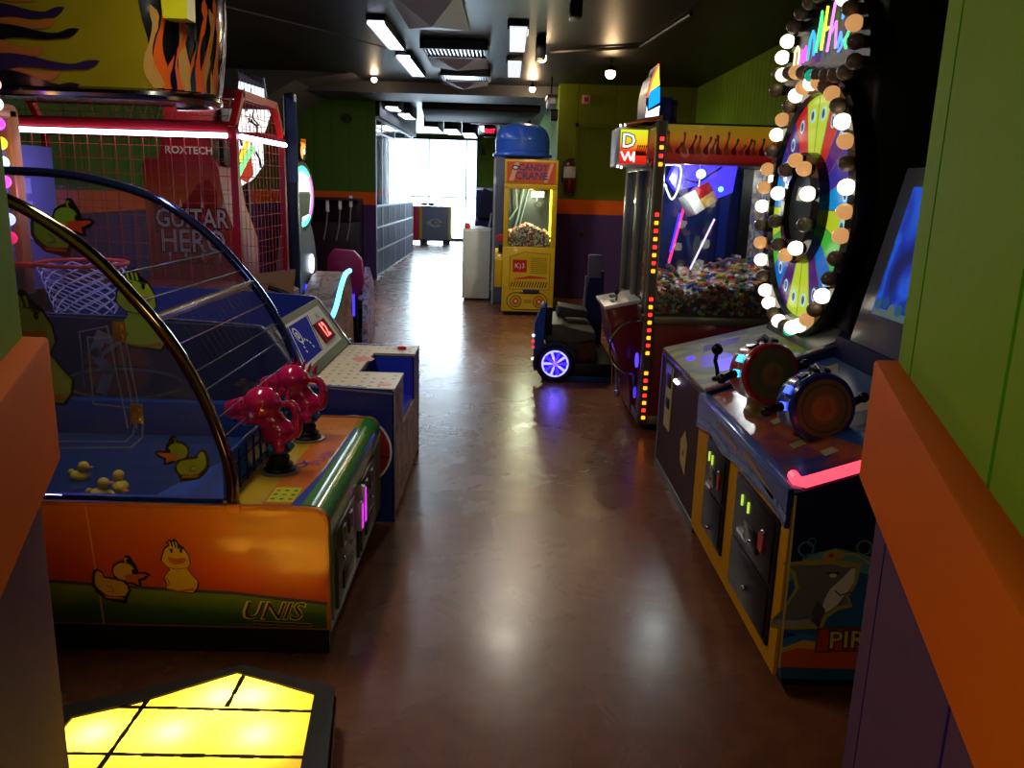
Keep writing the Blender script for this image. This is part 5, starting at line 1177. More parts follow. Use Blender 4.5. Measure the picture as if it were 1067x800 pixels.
    # bulbs
    ON = E(255, 244, 215, 2.2); WARM = E(226, 164, 100, .6); OFF = P(110, 92, 72, .35, 0, .3, .05)
    bp = {}
    for nm, mt in (('on', ON), ('warm', WARM), ('off', OFF)):
        b = MB(); b.ball((0, 0, 0), .036, mt, (1.1, 1, 1), 14); b.cyl((.022, 0, 0), (.05, 0, 0), .026, BLACK, n=12); bp[nm] = b.mesh('bulb', Vector((0, 0, 0)))
    def bulb(p, nm):
        o = bpy.data.objects.new('bulb', bp[nm]); COL.objects.link(o); o.parent = t; o.location = Vector(p) - ORG[t.name]; o['label'] = {'on': 'lit white bulb', 'warm': 'dim amber bulb', 'off': 'unlit bulb'}[nm]
    N = 36; pat = {}
    # angle measured from top, going to the far (left in photo) side
    seqL = ['on', 'warm', 'off', 'warm', 'on', 'off', 'warm', 'on', 'off', 'warm', 'warm', 'on', 'off', 'warm', 'on', 'off', 'warm', 'on', 'on', 'off', 'off', 'on']
    for i in range(N):
        a = PI / 2 + 2 * PI * i / N   # u=-y : cos>0 -> nearer camera
        ccw = i
        if ccw <= 18: nm = (['on', 'warm', 'on', 'off', 'warm', 'on', 'off', 'warm', 'warm', 'on', 'off', 'warm', 'on', 'off', 'on', 'on', 'off', 'on', 'off'])[ccw]
        else: nm = (['on', 'on', 'warm', 'off', 'on', 'off', 'off', 'warm', 'warm', 'on', 'off', 'warm', 'on', 'off', 'warm', 'off', 'warm', 'off'])[ccw - 19]
        bulb(f(.60 * math.cos(a), .60 * math.sin(a), .055), nm)
    for i, nm in enumerate(['warm', 'off', 'on', 'off', 'off', 'warm', 'on', 'off', 'on', 'warm']):
        a = PI / 2 + 2 * PI * i / 10; bulb(f(.235 * math.cos(a), .235 * math.sin(a), .09), nm)
    m = MB(); m.ball(f(.08, -.61, .06), .03, E(10, 150, 110, 1.5), (1, 1, 1), 12); part(m, 'green_bulb', t); m = MB(); m.ball(f(.03, .63, .07), .03, E(10, 130, 100, 1.2), (1, 1, 1), 12); part(m, 'green_bulb', t)
    # arch header
    cz = 2.17; fh = Fr((XW - .01, 4.265, cz), (0, -1, 0), (0, 0, 1))
    outp = [(.56 * math.cos(a), .40 * math.sin(a)) for a in [PI * i / 24 for i in range(25)]]
    m = MB(); m.prism(fh, outp + [(-.56, -.02), (.56, -.02)][::1], -.1, 0, P(20, 18, 16, .4)); part(m, 'arch_header', t); ah = t.children[-1]
    hb = ['off', 'off', 'on', 'on', 'off', 'off', 'off', 'off', 'off', 'off', 'on', 'off', 'warm', 'off', 'off']
    for i in range(15):
        a = PI - PI * i / 14; bulb(fh(-.54 * math.cos(PI - a) if 0 else .53 * math.cos(a), .375 * math.sin(a) + .0, .05), hb[i])
    for i in range(9): bulb(fh(-.44 + i * .11, .02 + .05 * math.cos(i * .4), .05), ['on', 'off', 'warm', 'off', 'off', 'off', 'off', 'off', 'off'][i])
    m = MB(); T_ = lambda pts, c: m.tube([fh(x, y, .03) for x, y in pts], .006, E(*c, 2.2), 6)
    T_([(-.33, .10), (-.33, .17), (-.3, .19), (-.27, .17), (-.27, .1)], (230, 190, 140)); T_([(-.24, .09), (-.21, .16), (-.19, .1), (-.17, .17), (-.15, .1)], (190, 70, 240))
    T_([(-.13, .1), (-.12, .19), (-.09, .23), (-.06, .2), (-.05, .11)], (30, 140, 220)); T_([(-.02, .12), (.01, .3), (.05, .12)], (60, 220, 110)); T_([(.05, .12), (.08, .31), (.08, .2), (.12, .21)], (215, 225, 50))
    T_([(.13, .1), (.17, .31)], (230, 110, 230)); T_([(.16, .18), (.21, .22), (.23, .1)], (190, 100, 240)); T_([(.25, .1), (.28, .16), (.31, .1), (.27, .08)], (70, 130, 255)); T_([(.36, .08), (.33, .12), (.37, .15), (.34, .1)], (60, 200, 110)); T_([(.28, .28), (.28, .22), (.32, .27), (.28, .25)], (70, 130, 255))
    part(m, 'neon_lettering', ah, 'multicoloured neon script')
wheel_machine()

# ============================================================ SHARK SHOOTING / REEL MACHINE (right, nearest)
def pirate_machine():
    Y0, Y1 = 2.42, 3.64; XF = .925
    t = thing('fishing_reel_game', 'blue and yellow fishing game with two big reels and shark drawing on its side', 'arcade machine', (1.5, 3.0, 0))
    NV = P(16, 20, 66, .35, 0, .3); YL = P(206, 140, 8, .6, 0, 0, .1, 9., 0, .1)
    prof = [(XF, .10), (XF - .01, .70), (1.2, .80), (1.48, .88), (1.53, 1.02), (1.67, 1.72), (1.95, 1.74), (2.0, .10)]
    for k, y in enumerate((Y0, Y1)):
        m = MB(); f = FY(y)
        m.prism(f, prof if k == 0 else prof[:4] + [(1.5, 1.0), (1.95, 1.05), (2.0, .10)], -.03, 0, NV)
        if k == 0:
            z = .001
            m.poly(f, [(XF, .44), (1.0, .47), (1.1, .50), (1.2, .47), (1.35, .46), (1.9, .5), (1.95, .10), (XF, .10)], P(30, 96, 160, .4), z)
            m.poly(f, [(XF, .44), (.99, .50), (1.07, .525), (1.17, .50), (1.3, .46), (1.3, .42), (1.17, .44), (1.05, .46), (.98, .44), (XF, .40)], P(96, 150, 166, .4), z + .0006)
            m.poly(f, [(XF, .23), (1.05, .20), (1.2, .22), (1.9, .28), (1.95, .1), (XF, .1)], P(34, 50, 130, .4), z + .0006)
            m.poly(f, [(XF, .20), (1.0, .225), (1.12, .19), (1.25, .2), (1.9, .2), (1.95, .1), (XF, .1)], P(44, 120, 190, .4), z + .0009)
            m.poly(f, [(XF, .165), (1.0, .20), (1.1, .185), (1.5, .2), (1.95, .19), (1.95, .10), (XF, .10)], P(220, 170, 50, .4), z + .0012); m.poly(f, [(XF, .15), (.98, .17), (1.1, .165), (1.5, .17), (1.95, .16), (1.95, .10), (XF, .10)], P(206, 84, 30, .4), z + .0015)
            S = lambda pts: [(.97 + (a / 2.667 + 720 - 840) * .0031, .47 - (b / 2.667 + 500 - 590) * .00325) for a, b in pts]
            m.poly(f, S([(245,408),(280,365),(305,312),(290,268),(262,240),(330,232),(400,228),(445,232),(478,236),(474,292),(455,332),(470,360),(435,370),(405,392),(392,428),(355,428),(310,432),(250,428)])[::-1], P(170, 160, 70, .4), z + .002)
            m.poly(f, S([(255,400),(290,360),(315,310),(300,265),(275,245),(330,245),(400,240),(440,250),(465,245),(465,290),(445,330),(460,350),(430,360),(400,382),(360,410),(310,422),(255,415)])[::-1], P(112, 110, 122, .5), z + .0026)
            m.poly(f, S([(400,312),(430,280),(452,252),(463,248),(465,290),(443,328),(425,358),(402,376),(385,380),(388,345)])[::-1], P(220, 220, 214, .5), z + .0032)
            m.poly(f, S([(262,402),(310,405),(355,398),(360,410),(310,422),(258,414)])[::-1], P(160, 160, 160, .4), z + .0032)
            m.poly(f, S([(370,345),(395,370),(383,425),(362,405),(360,370)])[::-1], P(78, 76, 90, .5), z + .0036)
            m.line(f, S([(415, 315), (430, 328), (460, 318)]), .004, INK, z + .0036); m.disc(f, *S([(404, 272)])[0], .012, WHITE, z + .0036, .007); m.line(f, S([(388, 266), (420, 264)]), .004, INK, z + .004)
            m.poly(f, S([(368,225),(372,208),(400,198),(428,205),(425,222),(400,228),(385,232)])[::-1], P(190, 150, 60, .4), z + .0036); m.disc(f, *S([(392, 216)])[0], .008, P(180, 60, 40, .4), z + .004)
            m.line(f, S([(425, 212), (455, 208), (480, 222), (500, 235)]), .006, P(190, 160, 80, .4), z + .0036)
            for a, b, r in ((322, 200, .026), (340, 235, .03), (480, 192, .026), (335, 180, .014)): m.ringd(f, *S([(a, b)])[0], r * .8, r, P(80, 140, 160, .4), z + .0018)
            pp = Fr(Vector((1.165, y, .205)), (1, 0, .06), (-.06, 0, 1))
            m.poly(pp, [(-.125, -.038), (.15, -.038), (.15, .04), (-.12, .045)], P(190, 56, 30, .4), z + .002); m.ringd(pp, 0, 0, 0, .0, YL, .003)
            m.line(pp, [(-.125, -.038), (.15, -.038), (.15, .04), (-.12, .045), (-.125, -.038)], .008, P(110, 70, 20, .4), z + .003)
            m.text(pp, -.085, .0, 'PIRA', .085, P(60, 30, 10, .4), z + .003, bold=.006, sx=1.05, center=False); m.text(pp, -.085, .0, 'PIRA', .085, P(206, 190, 70, .4), z + .004, bold=.001, sx=1.05, center=False)
            m.text(f, .99, .13, 'SEGA' if 0 else 'UNIS', .026, P(190, 120, 90, .4), z + .003); m.line(f, [(.96, .145), (1.02, .145)], .003, P(190, 120, 90, .4), z + .003)
            m.line(f, [(XF + .004, .1), (XF - .006, .695)], .008, P(210, 190, 110, .4), z + .004)
        part(m, 'side_panel', t, 'underwater printed side panel with shark' if k == 0 else None)
    m = MB(); m.prism(FY(Y0 + .03), prof[:4] + [(1.5, 1.0), (1.95, 1.05), (2.0, .10)], -(Y1 - Y0 - .03), 0, P(20, 26, 70, .4)); m.box(XF + .04, Y0 + .05, 0, 1.95, Y1 - .05, .10, BLACK); m.box(XF + .02, Y0 + .01, .05, 1.9, Y0 + .06, .1, P(30, 90, 130, .4)); part(m, 'cabinet', t)
    # yellow front with black doors and blue wavy trim
    f = FXm(XF - .001)
    m = MB(); m.prism(f, [(-Y1 - .03, .07), (-Y0, .07), (-Y0, .66), (-Y1 - .03, .66)], 0, .012, YL); part(m, 'front_panel', t, 'yellow front panel')
    for y0, y1, z0, z1 in ((3.12, 3.45, .16, .58), (2.49, 2.98, .13, .58)):
        m = MB(); g = (y1 - y0); m.box(XF - .024, y0, z0, XF - .012, y1, z1, P(34, 26, 24, .35, .3), .006)
        m.box(XF - .03, y0 + .02, z0 + .02, XF - .024, y1 - .02, z0 + .2, P(22, 18, 18, .4), .004); m.box(XF - .03, y0 + .02, z0 + .22, XF - .024, y1 - .02, z1 - .02, P(26, 20, 20, .4), .004)
        m.box(XF - .04, y0 + g * .3, z0 + .26, XF - .028, y0 + g * .62, z0 + .33, BLACKG, .004)
        part(m, 'coin_door', t); d = t.children[-1]
        for dy in (.58, .74): m = MB(); m.box(XF - .036, y0 + g * dy, z1 - .09, XF - .03, y0 + g * dy + .010, z1 - .05, E(190, 220, 80, .8)); part(m, 'coin_slot_light', d)
        for dy, dz in ((.2, .08), (.45, .17), (.5, .36)): m = MB(); m.ball((XF - .035, y0 + g * dy, z1 - dz), .011, CHROME, seg=10); part(m, 'lock', d)
        m = MB(); m.box(XF - .036, y0 + g * .55, z1 - .2, XF - .03, y0 + g * .8, z1 - .185, CHROME); part(m, 'coin_return', d); m = MB(); m.box(XF - .036, y0 + g * .2, z1 - .16, XF - .03, y0 + g * .3, z1 - .10, P(190, 60, 50, .4)); part(m, 'red_button', d)
    m = MB(); BT = P(30, 52, 120, .25, 0, .5)
    w_ = [(-Y1 - .02, .56), (-3.4, .60), (-3.2, .575), (-3.0, .60), (-2.8, .60), (-2.65, .61), (-2.5, .60), (-Y0, .585), (-Y0, .715), (-Y1 - .02, .715)]
    m.prism(f, w_, .01, .028, BT); m.line(f, [(-Y1, .60), (-3.4, .63), (-3.1, .61), (-2.8, .635), (-2.5, .635), (-Y0, .62)], .022, P(110, 130, 170, .3), .029); m.line(f, [(-3.3, .68), (-3.0, .66)], .02, P(150, 110, 60, .3), .029); m.line(f, [(-2.9, .68), (-2.55, .64)], .024, P(150, 110, 60, .3), .029)
    m.box(XF - .03, Y0, .695, XF + .02, Y1 + .02, .72, P(90, 110, 170, .2, 0, .6), .008); part(m, 'wavy_blue_trim', t)
    # deck
    uu = Vector((1.2 - XF, 0, .10)).normalized(); fd = Fr((XF, 0, .708), uu, (0, 1, 0))
    m = MB(); deck = patch_mat('sea_deck_print', [(150, 66, 36), (166, 84, 48), (130, 60, 70), (40, 60, 120)], 3., .22, kind='noise'); m.prism(fd, [(.02, Y0 + .03), (.58, Y0 + .03), (.58, Y1 - .03), (.02, Y1 - .03)], 0, .006, deck)
    m.poly(fd, [(.25, Y0 + .03), (.58, Y0 + .03), (.58, Y1 - .03), (.35, Y1 - .03), (.3, 3.2), (.36, 3.0), (.22, 2.8), (.28, 2.6)], P(40, 74, 130, .22), .0066)
    m.poly(fd, [(.38, 3.3), (.5, 3.35), (.56, 3.5), (.4, 3.5)], P(130, 100, 70, .3), .0072); m.poly(fd, [(.36, 2.9), (.5, 2.86), (.54, 2.98), (.42, 3.04)], P(150, 120, 90, .3), .0072)
    for x, y in ((.10, 3.3), (.12, 3.02), (.10, 2.74), (.16, 2.6)): m.poly(fd, [(x, y), (x + .05, y + .01), (x + .045, y + .06), (x, y + .05)], P(176, 160, 110, .3), .0072)
    part(m, 'control_deck', t, 'orange and blue printed deck')
    m = MB(); m.tube([(XF + .01, Y0 + .08, .735), (XF + .005, Y0 + .03, .735), (XF + .02, Y0 + .005, .738), (1.2, Y0 + .005, .825), (1.46, Y0 + .005, .90)], .018, E(255, 66, 84, 1.8), 10); part(m, 'red_edge_light', t, 'pink red lit edge strip')
    # raised far side rail
    m = MB(); m.prism(FY(Y1 + .0), [(XF, .66), (XF, .735), (1.0, .765), (1.22, .86), (1.5, .97), (1.5, .86), (1.2, .78)], -.04, 0, P(24, 50, 110, .25, 0, .4))
    m.line(FY(Y1 - .001), [(XF, .735), (1.0, .762), (1.22, .856), (1.5, .966)], .012, P(190, 170, 140, .2, .7), .001); m.tube([(1.1, Y1 - .01, .82), (1.3, Y1 - .01, .9)], .012, P(230, 200, 160, .2, .6), 8); part(m, 'raised_rail', t)
    # reels
    def reel(cx, cy, cz, R_, rim, face, led, lab, yaw):
        ax = Vector((math.sin(math.radians(yaw)), -math.cos(math.radians(yaw)), .12)).normalized(); c = Vector((cx, cy, cz))
        uu_ = Vector((0, 0, 1)).cross(-ax).normalized() * -1; fv = Fr(c, ax.cross(Vector((0, 0, 1))).normalized() * -1, (0, 0, 1)); u_ = ax.orthogonal()
        m = MB(); m.lathe(c - ax * .13, [(R_ * .8, 0), (R_ * .93, .012), (R_ * .95, .03), (R_ * .93, .06), (R_ * .95, .10), (R_, .115), (R_ * 1.02, .13), (R_ * .97, .142), (R_ * .86, .143)], rim, ax, 40); part(m, 'reel', t, lab); rr = t.children[-1]
        X_ = Vector((-ax.y, ax.x, 0)).normalized(); fr_ = Fr(c + ax * .0135, X_, Vector((0, 0, 1)) - ax * ax.z); 
        if fr_.n.dot(ax) < 0: fr_ = Fr(c + ax * .0135, -X_, Vector((0, 0, 1)) - ax * ax.z)
        m = MB(); m.disc(fr_, 0, 0, R_ * .84, P(92, 96, 50, .35), .002, n=36); m.ringd(fr_, 0, 0, R_ * .66, R_ * .72, face, .004); m.ringd(fr_, 0, 0, R_ * .4, R_ * .44, P(110, 110, 50, .4), .004); m.disc(fr_, 0, 0, R_ * .38, P(140, 112, 44, .4), .003, n=30); m.poly(fr_, [(-.02, -.03), (.03, -.01), (.01, .035)], P(140, 90, 40, .4), .005); part(m, 'front_disc', rr)
        m = MB()
        for k, a in enumerate((150, 180, 115)):
            a = math.radians(a); d = fr_.u * math.cos(a) + fr_.v * math.sin(a); p = c - ax * .055 + d * R_ * .95
            m.merge(_cube(p, d, ax, .028, .036, .012), led if k < 2 else P(20, 20, 30, .3))
        part(m, 'led_windows', rr)
        for sg in (1, -1):
            m = MB(); p = c - ax * .05 + fr_.u * sg * R_; q = p + fr_.u * sg * .06 + Vector((0, 0, -.02 if sg < 0 else .03)); m.tube([p, q], [.016, .013], BLACKG, 10); m.ball(q, .02, BLACKG); part(m, 'handle_knob', rr)
        m = MB(); m.box(cx - .05, cy + .02, cz - R_ - .05, cx + .05, cy + .12, cz - R_ * .6, P(130, 110, 30, .35) if lab.startswith('red') else P(30, 36, 90, .35), .01); m.lathe((cx, cy + .07, cz - R_ - .06), [(.07, 0), (.065, .02), (.04, .04)], P(120, 100, 40, .35)); part(m, 'reel_stand', rr)
        m = MB(); m.tube([c - ax * .1 + fr_.v * R_, c - ax * .05 + fr_.v * (R_ + .025), c - ax * .0 + fr_.v * R_ * .98], .008, P(190, 190, 200, .2, .8), 8); m.box(cx - .03, cy + .03, cz + R_ * .95, cx + .03, cy + .09, cz + R_ + .01, BLACK, .005); part(m, 'top_clip', rr)
    def _cube(p, d, ax, w1, w2, h):
        b = bmesh.new(); bmesh.ops.create_cube(b, size=1); s_ = ax.cross(d).normalized()
        for v in b.verts: v.co = p + s_ * v.co.x * w1 + ax * v.co.y * w2 + d * v.co.z * h
        return b
    reel(1.115, 2.78, .888, .122, P(24, 44, 110, .25, 0, .5), P(60, 80, 30, .4), E(60, 80, 255, 2.6), 'blue game reel', 8)
    reel(1.045, 3.15, .925, .122, P(160, 34, 28, .25, 0, .5), P(130, 90, 30, .4), E(60, 190, 255, 2.4), 'red game reel', 14)
    # screen
    v = Vector((.14, 0, .68)).normalized(); fs = Fr((1.52, 0, 1.02), (0, -1, 0), v)
    m = MB(); m.prism(fs, [(-3.50, -.02), (-2.46, -.02), (-2.46, .72), (-3.50, .72)], -.05, .03, P(84, 90, 106, .35, 0, .2), bev=.006); m.box(1.5, 2.46, .86, 1.75, 3.5, 1.0, P(20, 34, 80, .3)); part(m, 'screen_housing', t); sh = t.children[-1]
    m = MB(); m.prism(fs, [(-3.38, .12), (-2.56, .12), (-2.56, .64), (-3.38, .64)], .03, .034, patch_mat('undersea_picture', [(2, 18, 76), (6, 38, 140), (16, 74, 190), (4, 28, 100)], 3.4, .6, .75, kind='noise')); f = fs
    for k in range(13): m.disc(fs, -3.34 + k * .06, .165 + .015 * math.sin(k * 2.), .03, E(*((40, 100, 130), (30, 80, 140), (110, 120, 100))[k % 3], .35), .036, .025, n=9)
    m.line(fs, [(-3.36, .135), (-2.58, .135)], .03, E(90, 120, 120, .35), .0355); part(m, 'screen', sh, 'lit undersea screen')
pirate_machine()

# ============================================================ YELLOW LIGHT BOX ON THE FLOOR
def light_box():
    ZT = .14
    t = thing('yellow_light_box', 'low black framed box with glowing yellow translucent top on the floor', 'light box', (-.85, 1.85, 0))
    out = [(-1.26, 2.05), (-1.02, 2.165), (-.785, 2.295), (-.48, 2.195), (-.42, 1.80), (-.62, 1.42), (-1.2, 1.42)]
    inn = [(-1.17, 2.02), (-1.02, 2.095), (-.79, 2.255), (-.53, 2.155), (-.49, 1.81), (-.67, 1.48), (-1.17, 1.48)]
    def ringp(m, z0, z1, a, b, mat):
        n = len(a)
        for i in range(n):
            j = (i + 1) % n; V = lambda p, z: m.bm.verts.new((p[0], p[1], z))
            for q in ([(a[i], z1), (a[j], z1), (b[j], z1), (b[i], z1)], [(a[i], z0), (a[j], z0), (a[j], z1), (a[i], z1)], [(b[j], z0), (b[i], z0), (b[i], z1), (b[j], z1)]): m.face([V(*k) for k in q], mat)
    m = MB(); ringp(m, .0, ZT, out, inn, P(34, 32, 22, .5)); m.prism(FZ(0), [(x * .999, y) for x, y in out], .002, .012, BLACK); part(m, 'frame', t)
    m = MB(); o2 = [((x - (-.85)) * 1.012 - .85, (y - 1.85) * 1.012 + 1.85) for x, y in out]
    for i in range(len(out)):
        j = (i + 1) % len(out); V = lambda p, z: m.bm.verts.new((p[0], p[1], z)); m.face([V(o2[i], .03), V(o2[j], .03), V(o2[j], .10), V(o2[i], .10)], P(120, 16, 14, .35))
    part(m, 'red_side_band', t)
    mt = bpy.data.materials.new('yellow_diffuser'); mt.use_nodes = True; nt = mt.node_tree; nt.nodes.clear()
    o_ = nt.nodes.new('ShaderNodeOutputMaterial'); tl = nt.nodes.new('ShaderNodeBsdfTranslucent'); df = nt.nodes.new('ShaderNodeBsdfDiffuse'); mx = nt.nodes.new('ShaderNodeMixShader'); gl = nt.nodes.new('ShaderNodeBsdfGlossy'); m2 = nt.nodes.new('ShaderNodeMixShader')
    tl.inputs[0].default_value = (lin(255), lin(212), lin(72), 1); df.inputs[0].default_value = (lin(190), lin(160), lin(30), 1); mx.inputs[0].default_value = .25; m2.inputs[0].default_value = .04; gl.inputs['Roughness'].default_value = .2
    nt.links.new(tl.outputs[0], mx.inputs[1]); nt.links.new(df.outputs[0], mx.inputs[2]); nt.links.new(mx.outputs[0], m2.inputs[1]); nt.links.new(gl.outputs[0], m2.inputs[2]); nt.links.new(m2.outputs[0], o_.inputs[0])
    m = MB(); m.poly(FZ(ZT - .006), inn[::-1], mt); part(m, 'yellow_diffuser', t)
    m = MB(); w_ = .013; rnd = random.Random(1)
    def jag(p, q, n=26):
        for i in range(n):
            a = Vector(p).lerp(Vector(q), i / n); b = Vector(p).lerp(Vector(q), (i + 1) / n); ww = w_ * rnd.uniform(.7, 1.25)
            m.line(FZ(ZT - .004), [tuple(a), tuple(b)], ww, INK, .0005 * (i % 2))
    jag((-1.08, 2.075), (-.52, 2.075)); jag((-1.17, 1.875), (-.5, 1.88)); jag((-1.0, 2.12), (-1.0, 1.48)); jag((-.765, 2.25), (-.765, 2.09), 8); jag((-1.17, 1.68), (-.56, 1.68))
    part(m, 'grid_lines', t)
    return t
light_box()

# ============================================================ CEILING, LAMPS, WALL FITTINGS
TUBE = E(225, 235, 255, 9.)
def fixture(x, y0, y1, z, label, w_=.09, cat='ceiling lamp', tube=TUBE, hang=.0):
    t = thing('linear_ceiling_lamp', label, cat, (x, (y0 + y1) / 2, z), 'linear ceiling lamps')
    m = MB(); m.box(x - w_, y0, z + .01, x + w_, y1, max(z + .07, 3.1), BLACK, .006); m.box(x - w_, y0, z - .02, x - w_ + .01, y1, z + .02, DGREY); m.box(x + w_ - .01, y0, z - .02, x + w_, y1, z + .02, DGREY)
    if hang: 
        for y in (y0 + .2, y1 - .2): m.cyl((x, y, z + .14), (x, y, 3.1), .008, DGREY, n=8)
    part(m, 'housing', t)
    m = MB(); m.box(x - w_ + .02, y0 + .02, z - .005, x + w_ - .02, y1 - .02, z + .012, tube); part(m, 'diffuser', t)
fixture(-1.25, 8.05, 9.6, 3.04, 'left lamp nearest the camera, black housing with white diffuser'); fixture(-1.25, 10.05, 11.8, 3.04, 'second lamp of the left row, beyond the nearest one')
GT = E(200, 205, 215, 1.2)
fixture(.05, 8.1, 9.5, 3.04, 'grey ribbed lamp nearest the camera on the right row', .10, tube=GT); fixture(.03, 10.2, 11.6, 3.04, 'grey ribbed lamp second on the right row', .10, tube=GT)
fixture(-2.05, 14.9, 15.6, 2.9, 'short lamp near the storefront top corner', .12); fixture(-2.0, 16.2, 17.4, 2.9, 'lamp in front of the storefront header', .12)
k = 0
for x, y, lb in ((-1.75, 19.0, 'far lamp left of the trio before the window'), (-1.35, 19.6, 'far lamp in the middle of the trio before the window'), (-1.0, 20.8, 'far lamp right of the trio before the window'), (-.5, 18.2, 'far lamp near the exit sign')):
    fixture(x, y, y + 1.6, 2.86, lb, .16)
# louvred grilles and panels
def louvre(x0, x1, y0, y1, z, label, n=16):
    t = thing('slatted_grille', label, 'ceiling grille', ((x0 + x1) / 2, (y0 + y1) / 2, z), 'slatted ceiling grilles')
    m = MB(); m.box(x0, y0, z, x1, y0 + .03, z + .1, DGREY); m.box(x0, y1 - .03, z, x1, y1, z + .1, DGREY); m.box(x0, y0, z, x0 + .03, y1, z + .1, DGREY); m.box(x1 - .03, y0, z, x1, y1, z + .1, DGREY); m.box(x0, y0, z + .09, x1, y1, z + .1, P(190, 190, 200, .4)); part(m, 'frame', t)
    for i in range(n):
        m = MB(); x = x0 + .04 + (x1 - x0 - .08) * i / (n - 1); m.prism(FY(y0 + .03), [(x - .01, z + .01), (x + .006, z + .01), (x + .016, z + .08), (x, z + .08)], -(y1 - y0 - .06), 0, P(150, 150, 165, .25, .7)); part(m, 'slat', t)
louvre(-.97, -.26, 9.2, 9.8, 3.0, 'slatted ceiling grille nearer the camera, between pale panels'); louvre(-.92, -.28, 11.3, 11.9, 3.0, 'slatted ceiling grille farther off, before the ceiling beam', 18)
def pyramid(x0, x1, y0, y1, z, label):
    m = MB(); h = .12; v = [m.bm.verts.new(p) for p in ((x0, y0, z), (x1, y0, z), (x1, y1, z), (x0, y1, z), ((x0 + x1) / 2, (y0 + y1) / 2, z - h))]
    g = P(150, 150, 166, .5)
    for a, b in ((0, 1), (1, 2), (2, 3), (3, 0)): m.face([v[b], v[a], v[4]], g)
    m.box(x0, y0, z, x1, y1, z + .03, g); solo(m, 'ceiling_panel', label, 'ceiling panel', ((x0 + x1) / 2, (y0 + y1) / 2, z), 'pale ceiling panels', smooth=False)
pyramid(-1.0, -.42, 6.9, 8.55, 3.07, 'pale pyramid ceiling panel nearest the camera'); pyramid(-1.0, -.3, 9.8, 11.1, 3.07, 'pale pyramid ceiling panel between the two slatted grilles'); pyramid(-1.0, -.35, 11.9, 12.9, 3.07, 'pale pyramid ceiling panel next to the ceiling beam')
def globe(x, y, z, r, col, s, label, lampname='globe_lamp', watt=0):
    t = thing(lampname, label, 'ceiling lamp', (x, y, z), 'round ceiling lamps')
    m = MB(); m.cyl((x, y, z + r * .8), (x, y, 3.1), .012, BLACK, n=10); m.lathe((x, y, z + r * .5), [(r * .9, 0), (r * .8, r * .5), (r * .4, r)], BLACK); part(m, 'stem', t)
    m = MB(); m.ball((x, y, z), r, E(*col, s)); part(m, 'bulb', t)
    if watt:
        l = bpy.data.lights.new('lamp', 'POINT'); l.energy = watt; l.color = (1, .68, .36); l.shadow_soft_size = r; lo = bpy.data.objects.new('lamp_light', l); COL.objects.link(lo); lo.location = (x, y, z - r - .02)
globe(.32, 9.45, 2.98, .05, (255, 236, 190), 12., 'warm round lamp left of the two near the claw machine', watt=12)
globe(1.15, 10.2, 2.94, .06, (255, 200, 140), 12., 'amber round lamp high beside the green wall', watt=9)
globe(.30, 12.5, 3.0, .045, (255, 240, 210), 12., 'small warm lamp above the crane machine', watt=14)
globe(-1.95, 12.4, 3.05, .04, (255, 245, 225), 12., 'small recessed lamp at the left of the ceiling', watt=4)
# black boxes and track on the right ceiling
m = MB(); m.box(.46, 7.2, 2.97, .56, 7.4, 3.1, BLACK, .01); solo(m, 'black_ceiling_box', 'small black box mounted on the ceiling right of the lamps', 'ceiling box', (.51, 7.3, 2.97))
m = MB(); m.box(.24, 8.9, 2.9, .34, 9.2, 3.1, BLACK, .01); solo(m, 'lamp_bracket', 'black bracket on the ceiling beside the warm round lamp', 'ceiling box', (.29, 9.05, 2.9))
m = MB(); m.tube([(.42, 9.7, 3.08), (1.33, 9.2, 3.08), (1.5, 7.5, 3.08)], .018, DGREY, 8); solo(m, 'ceiling_conduit', 'dark pipe running diagonally across the right ceiling', 'pipe', (1.33, 9.2, 3.06))
m = MB(); m.tube([(-2.6, 7.6, 3.07), (-1.85, 8.8, 3.07)], .008, P(120, 120, 120, .4), 6); m.tube([(-1.85, 8.8, 3.07), (-1.2, 10.1, 3.07)], .008, P(120, 120, 120, .4), 6); solo(m, 'ceiling_wire', 'thin grey wire along the dark left ceiling', 'wire', (-1.85, 8.8, 3.07))
m = MB(); m.prism(FZ(0), [(-1.5, 14.6), (.5, 14.6), (.3, 17.2), (-1.7, 17.2)], 2.86, 3.0, P(24, 25, 30, .7), bev=.02); m.box(-.8, 17.2, 2.85, .4, 17.5, 3.0, P(50, 54, 62, .6)); solo(m, 'ceiling_duct', 'flat dark duct under the far ceiling behind the beam', 'duct', (-.6, 15.9, 2.86))
def track_light():
    t = thing('angled_lamp', 'angled white lamp on black bracket above the far aisle corner', 'ceiling lamp', (.62, 11.9, 2.9))
    m = MB(); m.box(.5, 11.6, 2.72, .6, 12.3, 2.80, P(190, 200, 215, .3), .01); m.box(.48, 11.6, 2.8, .62, 12.3, 2.84, BLACK); m.cyl((.55, 11.9, 2.84), (.55, 11.9, 3.1), .01, BLACK, n=8); part(m, 'lamp_head', t)
    m = MB(); m.box(.56, 12.1, 2.55, .66, 12.3, 2.7, BLACK, .01); part(m, 'speaker', t)
track_light()
